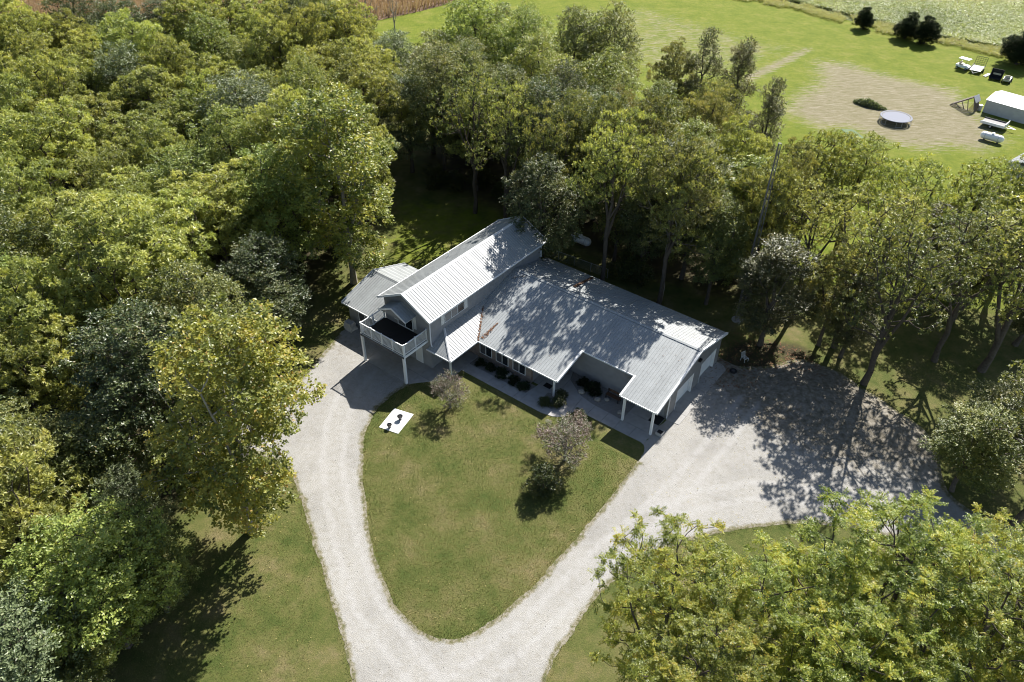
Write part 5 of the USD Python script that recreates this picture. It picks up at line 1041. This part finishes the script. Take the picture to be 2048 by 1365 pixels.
part(gc, 'steering_wheel', trimesh.creation.torus(.17, .018, major_sections=16, minor_sections=6).apply_translation([.35, -.25, 1.02]), M['black'])
uc = thing('loader_cart', 'dark upright loading box with a tan middle panel between planks and small vehicle', 'cart', (97.7, 80.2, 0), -38)
part(uc, 'box_back', box(-.95, .95, .4, .5, .25, 1.75), M['black']); part(uc, 'box_floor', box(-.95, .95, -.7, .4, .25, .35), M['black'])
for s in (-1, 1): part(uc, 'box_side', (lambda m: m)(trimesh.convex.convex_hull(np.array([(s * .95 + d, y, z) for d in (-.04, .04) for y, z in ((-.7, .25), (.5, .25), (.5, 1.75), (-.6, .7))]))), M['black'])
part(uc, 'tan_panel', box(-.65, .65, .34, .39, .75, 1.05), M['cartseat'])
for s in (-1, 1): wheel(uc, s * .8, 0, .28, .2, 'x')
sv = thing('small_vehicle', 'small grey open vehicle with a seat and dark wheels, rightmost of the parked row', 'vehicle', (99.2, 79.0, 0), 52)
part(sv, 'body', trimesh.convex.convex_hull(np.array([(x, y, z) for y in (-.55, .55) for x, z in ((-1.1, .4), (1.1, .4), (-1.15, .75), (.1, .7), (.35, .85), (1.1, .75))])), M['steel'])
part(sv, 'seat', cat_([box(-.5, 0, -.45, .45, .75, .9), box(-.62, -.5, -.45, .45, .8, 1.3)]), M['cartseat']); part(sv, 'rack', box(-1.15, -.65, -.5, .5, .8, .86), M['darkgrey'])
for x in (-.75, .75):
    for s in (-1, 1): wheel(sv, x, s * .62, .3, .24)
pk = thing('plank_stack', 'short stack of pale planks between the trailer and the dark loading box', 'planks', (97.2, 82.2, 0), 40)
for k in range(5): part(pk, 'plank', box(-1.1 + .05 * k, 1.1 - .08 * k, -.35 + .16 * (k % 4), -.21 + .16 * (k % 4), .05 + .09 * (k // 4), .12 + .09 * (k // 4)), M['trim'])
af = thing('wooden_frame', 'weathered wooden A-shaped frame with a small grey roof piece left of the shed', 'frame', (86.3, 66.6, 0), -48)
for k in range(4):
    y = -.75 + .5 * k
    part(af, 'rafter', bar((-2.4, y, 0), (.9, y, 2.3), .1, .16), M['timber']); part(af, 'rafter', bar((1.7, y, 0), (.9, y, 2.3), .1, .16), M['timber'])
for k in range(1, 7): part(af, 'rail', bar((-2.4 + 3.3 * k / 7, -.85, 2.3 * k / 7 + .1), (-2.4 + 3.3 * k / 7, .85, 2.3 * k / 7 + .1), .16, .05), M['timber'])
for k in range(1, 4): part(af, 'strut', bar((-2.4 + 3.3 * k / 4, -.75, 2.3 * k / 4), (-1.2 + 2.4 * k / 4, -.75, 0), .09, .1), M['timber'])
part(af, 'roof_board', trimesh.convex.convex_hull(np.array([(x, y, z + d) for d in (0, .05) for y in (-.95, .95) for x, z in ((.85, 2.42), (1.5, 1.5))])), M['steel'])
pile = thing('scrap_heap', 'heap of dark boards and bins against the left end of the shed', 'heap', (87.4, 65.6, 0), -48)
for k in range(6): part(pile, 'board', bar((-.9 + .1 * k, -.8 + .28 * k, .05), (-.4 + .05 * k, -.7 + .28 * k, 1.3 - .12 * k), .22, .05), M['rust'])
part(pile, 'bin', cyl(.3, 0, .9, .4, .6), M['steel'])
def twig_heap(name, x, y, rx, ry, rot, h, n, m, label, leafcode=None, seed=3):
    r = np.random.default_rng(seed); t = thing(name, label, 'brush pile', (x, y, 0), rot); ms = []
    for k in range(n):
        a = r.uniform(0, 6.28); q = r.uniform(0, 1) ** .5; c = np.array([rx * q * math.cos(a), ry * q * math.sin(a), h * (1 - q * q) * r.uniform(.1, 1)]); d = unit(r.normal(0, 1, 3) * [1, 1, .35]); L = r.uniform(.5, 1.4)
        ms.append(bar(np.maximum(c - d * L / 2, [-99, -99, .02]), np.maximum(c + d * L / 2, [-99, -99, .03]), r.uniform(.02, .06)))
    part(t, 'branches', cat_(ms), M[m], kind='stuff')
    if leafcode:
        nl = 2000; a = r.uniform(0, 6.28, nl); q = r.uniform(0, 1, nl) ** .5 * (.7 + .6 * meshkit.fbm(np.column_stack([np.cos(a) * 2, np.sin(a) * 2, 0 * a]), 3, 3)); P = np.column_stack([rx * q * np.cos(a), ry * q * np.sin(a), 0 * a]); P[:, 2] = .05 + h * np.maximum(.1, 1 - q ** 2) * r.uniform(.3, 1.1, nl) * (.4 + 1.2 * meshkit.fbm(P * 1.1, 2, 5))
        V, F = leaves(P, unit(r.normal(0, 1, (nl, 3))), r.uniform(.25, .5, nl), r.uniform(.12, .22, nl), r)
        part(t, 'leaves', (V, F), LEAF[leafcode], kind='stuff', tint=np.repeat(r.uniform(0, .7, nl), 4))
twig_heap('brush_pile', 70.2, 67.0, 2.7, .9, -43, .8, 60, 'bark', 'long pile of cut leafy branches beside the trampoline', 'G')
twig_heap('rubble_heap', 76.5, 36.0, 3.0, 1.8, 30, .9, 110, 'timber', 'heap of grey dead wood near the grey roof corner at the right edge', None, 8)
nbh = thing('outbuilding', 'grey roofed outbuilding of which one roof corner shows at the right edge', 'building', (81.3, 38.6, 0), 38)
part(nbh, 'wall', box(.3, 9, -4, 2.6, 0, 2.6), M['shedwall'])
slope('roof', [(0, -4.3, 2.7), (9.2, -4.3, 2.7), (9.2, -.8, 3.7), (0, -.8, 3.7)], 0, M['roof'], parent=nbh, thick=.08); slope('roof', [(0, 2.8, 2.7), (9.2, 2.8, 2.7), (9.2, -.8, 3.7), (0, -.8, 3.7)], 0, M['roof'], parent=nbh, thick=.08)
gp = prism(sg.Polygon([(62.3, 57.4), (64.2, 57.3), (64.9, 54.0), (63.0, 53.6)]), 0.004, 0.03)
tp = thing('ground_cover_sheet', 'flat dull green sheet on the grass by the tan patch', 'tarp'); part(tp, 'sheet', gp, plain('dull_green_sheet', (.10, .15, .07), .8, .2, noise=(1, .3)))

# ------------------------------------------------------------------ fields, grass and litter
def blades(P, h, w, rng, per=3, lean=0.35):
    """per thin triangles at each of the points: tufts of grass or crop"""
    n = len(P); B = np.repeat(P, per, 0); m = len(B); a = rng.uniform(0, 2 * np.pi, m); hh = np.repeat(h, per) * rng.uniform(.7, 1.2, m); ww = np.repeat(w, per)
    s = np.column_stack([np.cos(a), np.sin(a), np.zeros(m)]) * (ww / 2)[:, None]; t = np.column_stack([-np.sin(a), np.cos(a), np.zeros(m)]) * (hh * rng.uniform(-lean, lean, m))[:, None] + np.column_stack([np.zeros(m), np.zeros(m), hh])
    t += np.column_stack([np.cos(a + 1), np.sin(a + 1), np.zeros(m)]) * (hh * rng.uniform(-lean, lean, m))[:, None]
    V = np.stack([B - s, B + s, B + t], 1).reshape(-1, 3); return V, np.arange(3 * m).reshape(-1, 3), per * 3
def scatter(poly, n, rng, z=0.0):
    import shapely
    pg = poly if hasattr(poly, 'geom_type') else sg.Polygon(poly); x0, y0, x1, y1 = pg.bounds; out = []
    while sum(map(len, out)) < n:
        q = np.column_stack([rng.uniform(x0, x1, n), rng.uniform(y0, y1, n)]); out.append(q[shapely.contains(pg, shapely.points(q))])
    q = np.vstack(out)[:n]; return np.column_stack([q, np.full(n, z)])
def stuff(name, V, F, m, label, cat, tint):
    p = part(None, name, (V, F), m, tint=tint); tag(stage.GetPrimAtPath(p), label, cat, kind='stuff')
edge = [tuple(p) for p in FIELD_EDGE]
fieldpoly = sg.Polygon(edge + [(170, 60), (190, 240), (40, 240)])
p_ = part(None, 'crop_field', trimesh.Trimesh(*flat(fieldpoly, 0.012), process=False), plain('field_soil', (.085, .10, .04), .95, .1, noise=(.35, .45))); tag(stage.GetPrimAtPath(p_), kind='structure')
r1 = np.random.default_rng(21)
ed = sg.LineString(edge)
vis = sg.Polygon([(60, 124), (70, 128), (112, 92), (130, 82), (150, 110), (118, 150), (70, 150)]).intersection(fieldpoly)
P = scatter(vis, 24000, r1)
import shapely
rowdir = unit(np.array([[edge[-1][0] - edge[0][0], edge[-1][1] - edge[0][1]]]))[0]; rn = np.array([-rowdir[1], rowdir[0]])
c_ = P[:, :2] @ rn; P[:, :2] += ((np.round(c_ / .76) * .76 - c_) * .8)[:, None] * rn
dist = shapely.distance(shapely.points(P[:, :2]), ed)
P = P[dist > 3.2]
NB = 8; Pq = np.repeat(P, NB, 0) + np.column_stack([r1.normal(0, .16, len(P) * NB), r1.normal(0, .16, len(P) * NB), r1.uniform(.3, .75, len(P) * NB)])
V, F = leaves(Pq, unit(np.column_stack([r1.normal(0, 1, len(Pq)), r1.normal(0, 1, len(Pq)), r1.normal(0, .25, len(Pq))])), r1.uniform(.25, .45, len(Pq)), r1.uniform(.2, .34, len(Pq)), r1, 0.35); k = 4 * NB
fld = meshkit.fbm(np.column_stack([P[:, :2] * [.06, .06], np.zeros(len(P))]), 3, 5)
stuff('crop_plants', V, F, LEAF['CR'], 'green leafy crop in rows filling the field at the upper right corner', 'crop', np.repeat(np.clip((fld - .5) * 1.6 + .42 + r1.normal(0, .12, len(P)), 0, 1), k))
strip = ed.buffer(3.2).intersection(vis.buffer(6)); P = scatter(strip, 16000, r1); P = P[meshkit.fbm(P * .35, 3, 2) + .12 * (1.6 - shapely.distance(shapely.points(P[:, :2]), ed)) > .38][:3800]
NB = 7; Pq = np.repeat(P, NB, 0) + np.column_stack([r1.normal(0, .14, len(P) * NB), r1.normal(0, .14, len(P) * NB), r1.uniform(.15, .65, len(P) * NB)])
V, F = leaves(Pq, unit(np.column_stack([r1.normal(0, 1, len(Pq)), r1.normal(0, 1, len(Pq)), r1.normal(0, .5, len(Pq))])), r1.uniform(.3, .5, len(Pq)), r1.uniform(.05, .12, len(Pq)), r1, 0.4); k = 4 * NB
stuff('tall_grass', V, F, LEAF['CR'], 'strip of uncut tan and green grass along the crop field edge', 'grass', np.repeat(np.clip(r1.normal(.8, .2, len(P)), 0, 1), k))
corn = sg.Polygon([(-24.8, 106.5), (-10.5, 118.5), (-2, 127), (0, 160), (-100, 160), (-100, 108), (-69, 112), (-50, 108), (-36, 100)])
P = scatter(corn, 15000, r1); c_ = P[:, 0]; P[:, 0] = np.round(c_ / .76) * .76 + r1.normal(0, .08, len(P))
V1, F1, k = blades(P, np.full(len(P), 2.3), np.full(len(P), .16), r1, 2, .12)
stuff('corn_stalks', V1, F1, LEAF['CO'], 'standing dry tan corn at the upper left beyond the wood', 'corn', np.repeat(r1.uniform(0, 1, len(P)), k))
Pl = np.repeat(P, 3, 0) + np.column_stack([np.zeros(len(P) * 3), np.zeros(len(P) * 3), r1.uniform(.6, 2.0, len(P) * 3)])
ax_ = unit(np.column_stack([r1.normal(0, 1, len(Pl)), r1.normal(0, 1, len(Pl)), r1.uniform(-.7, .5, len(Pl))]))
V2, F2 = leaves(Pl, ax_, r1.uniform(.4, .8, len(Pl)), np.full(len(Pl), .09), r1)
stuff('corn_leaves', V2, F2, LEAF['CO'], 'dry hanging leaves of the standing corn', 'corn', np.repeat(r1.uniform(0, 1, len(Pl)), 4))
soil = part(None, 'corn_field', trimesh.Trimesh(*flat(corn, 0.008), process=False), plain('corn_soil', (.16, .11, .075), .95, .1, noise=(.5, .4))); tag(stage.GetPrimAtPath(soil), kind='structure')
# short lawn tufts: on the island, along both sides of the drive
r2 = np.random.default_rng(33)
lawnL = sg.Polygon([(-16, -40), (-2, -40), (-4.2, -24), (-5, -15), (-9, -14), (-13, -20), (-17, -30)]).difference(drv.buffer(0.02)); lawnR = sg.Polygon([(12, -40), (20, -33), (28, -24.5), (36, -23), (44, -26), (44, -42)]).difference(drv.buffer(.02))
ring = drv.buffer(0.35).difference(drv.buffer(-0.22)).difference(house_foot.buffer(2.2)).intersection(sg.box(-25, -45, 60, 4))
P = np.vstack([scatter(isl.buffer(-.03).difference(house_foot.buffer(2.4)), 30000, r2), scatter(lawnL, 9000, r2), scatter(lawnR, 7000, r2), scatter(ring, 7000, r2)])
V, F, k = blades(P, r2.uniform(.035, .085, len(P)), np.full(len(P), .035), r2, 3, .7)
big = meshkit.fbm(np.column_stack([P[:, :2] * .16, np.zeros(len(P))]), 4, 2)
stuff('lawn_grass', V, F, LEAF['GR'], 'short mown grass of the front lawns and drive edges', 'grass', np.repeat(np.clip((big - .5) * 1.5 + .42 + r2.normal(0, .18, len(P)), 0, 1), k))
P = np.vstack([scatter(isl, 260, r2, .05), scatter(lawnL, 160, r2, .05), scatter(drv.intersection(sg.box(20, -24, 52, 3)), 500, r2, .04)])
leaf_litter('yellow_leaves', P, 0.055, M['yleaf'], 'scattered pale yellow fallen leaves on the lawns and gravel', 'leaves', r2)
P = scatter([(28, 1.5), (34, 5), (40, 2.5), (42, -2), (36, -4), (29, -4)], 900, r2, .05)
leaf_litter('brown_leaves', P, 0.11, M['tanleaf'], 'rusty fallen leaves on the shaded gravel behind the garage apron', 'leaves', r2)
# a few loose stones and clods on the gravel
P = scatter(drv.intersection(sg.box(-12, -42, 50, 2)), 1500, r2)
s_ = r2.uniform(.015, .04, len(P)); ico = trimesh.creation.icosphere(0, 1.0)
V = (ico.vertices[None] * s_[:, None, None] * r2.uniform(.7, 1.3, (len(P), 1, 3)) + P[:, None] + [0, 0, .012]).reshape(-1, 3); F = (ico.faces[None] + (np.arange(len(P)) * len(ico.vertices))[:, None, None]).reshape(-1, 3)
p_ = part(None, 'loose_stones', (V, F), M['gravel2']); tag(stage.GetPrimAtPath(p_), 'loose coarse stones lying on the gravel drive', 'stones', kind='stuff')
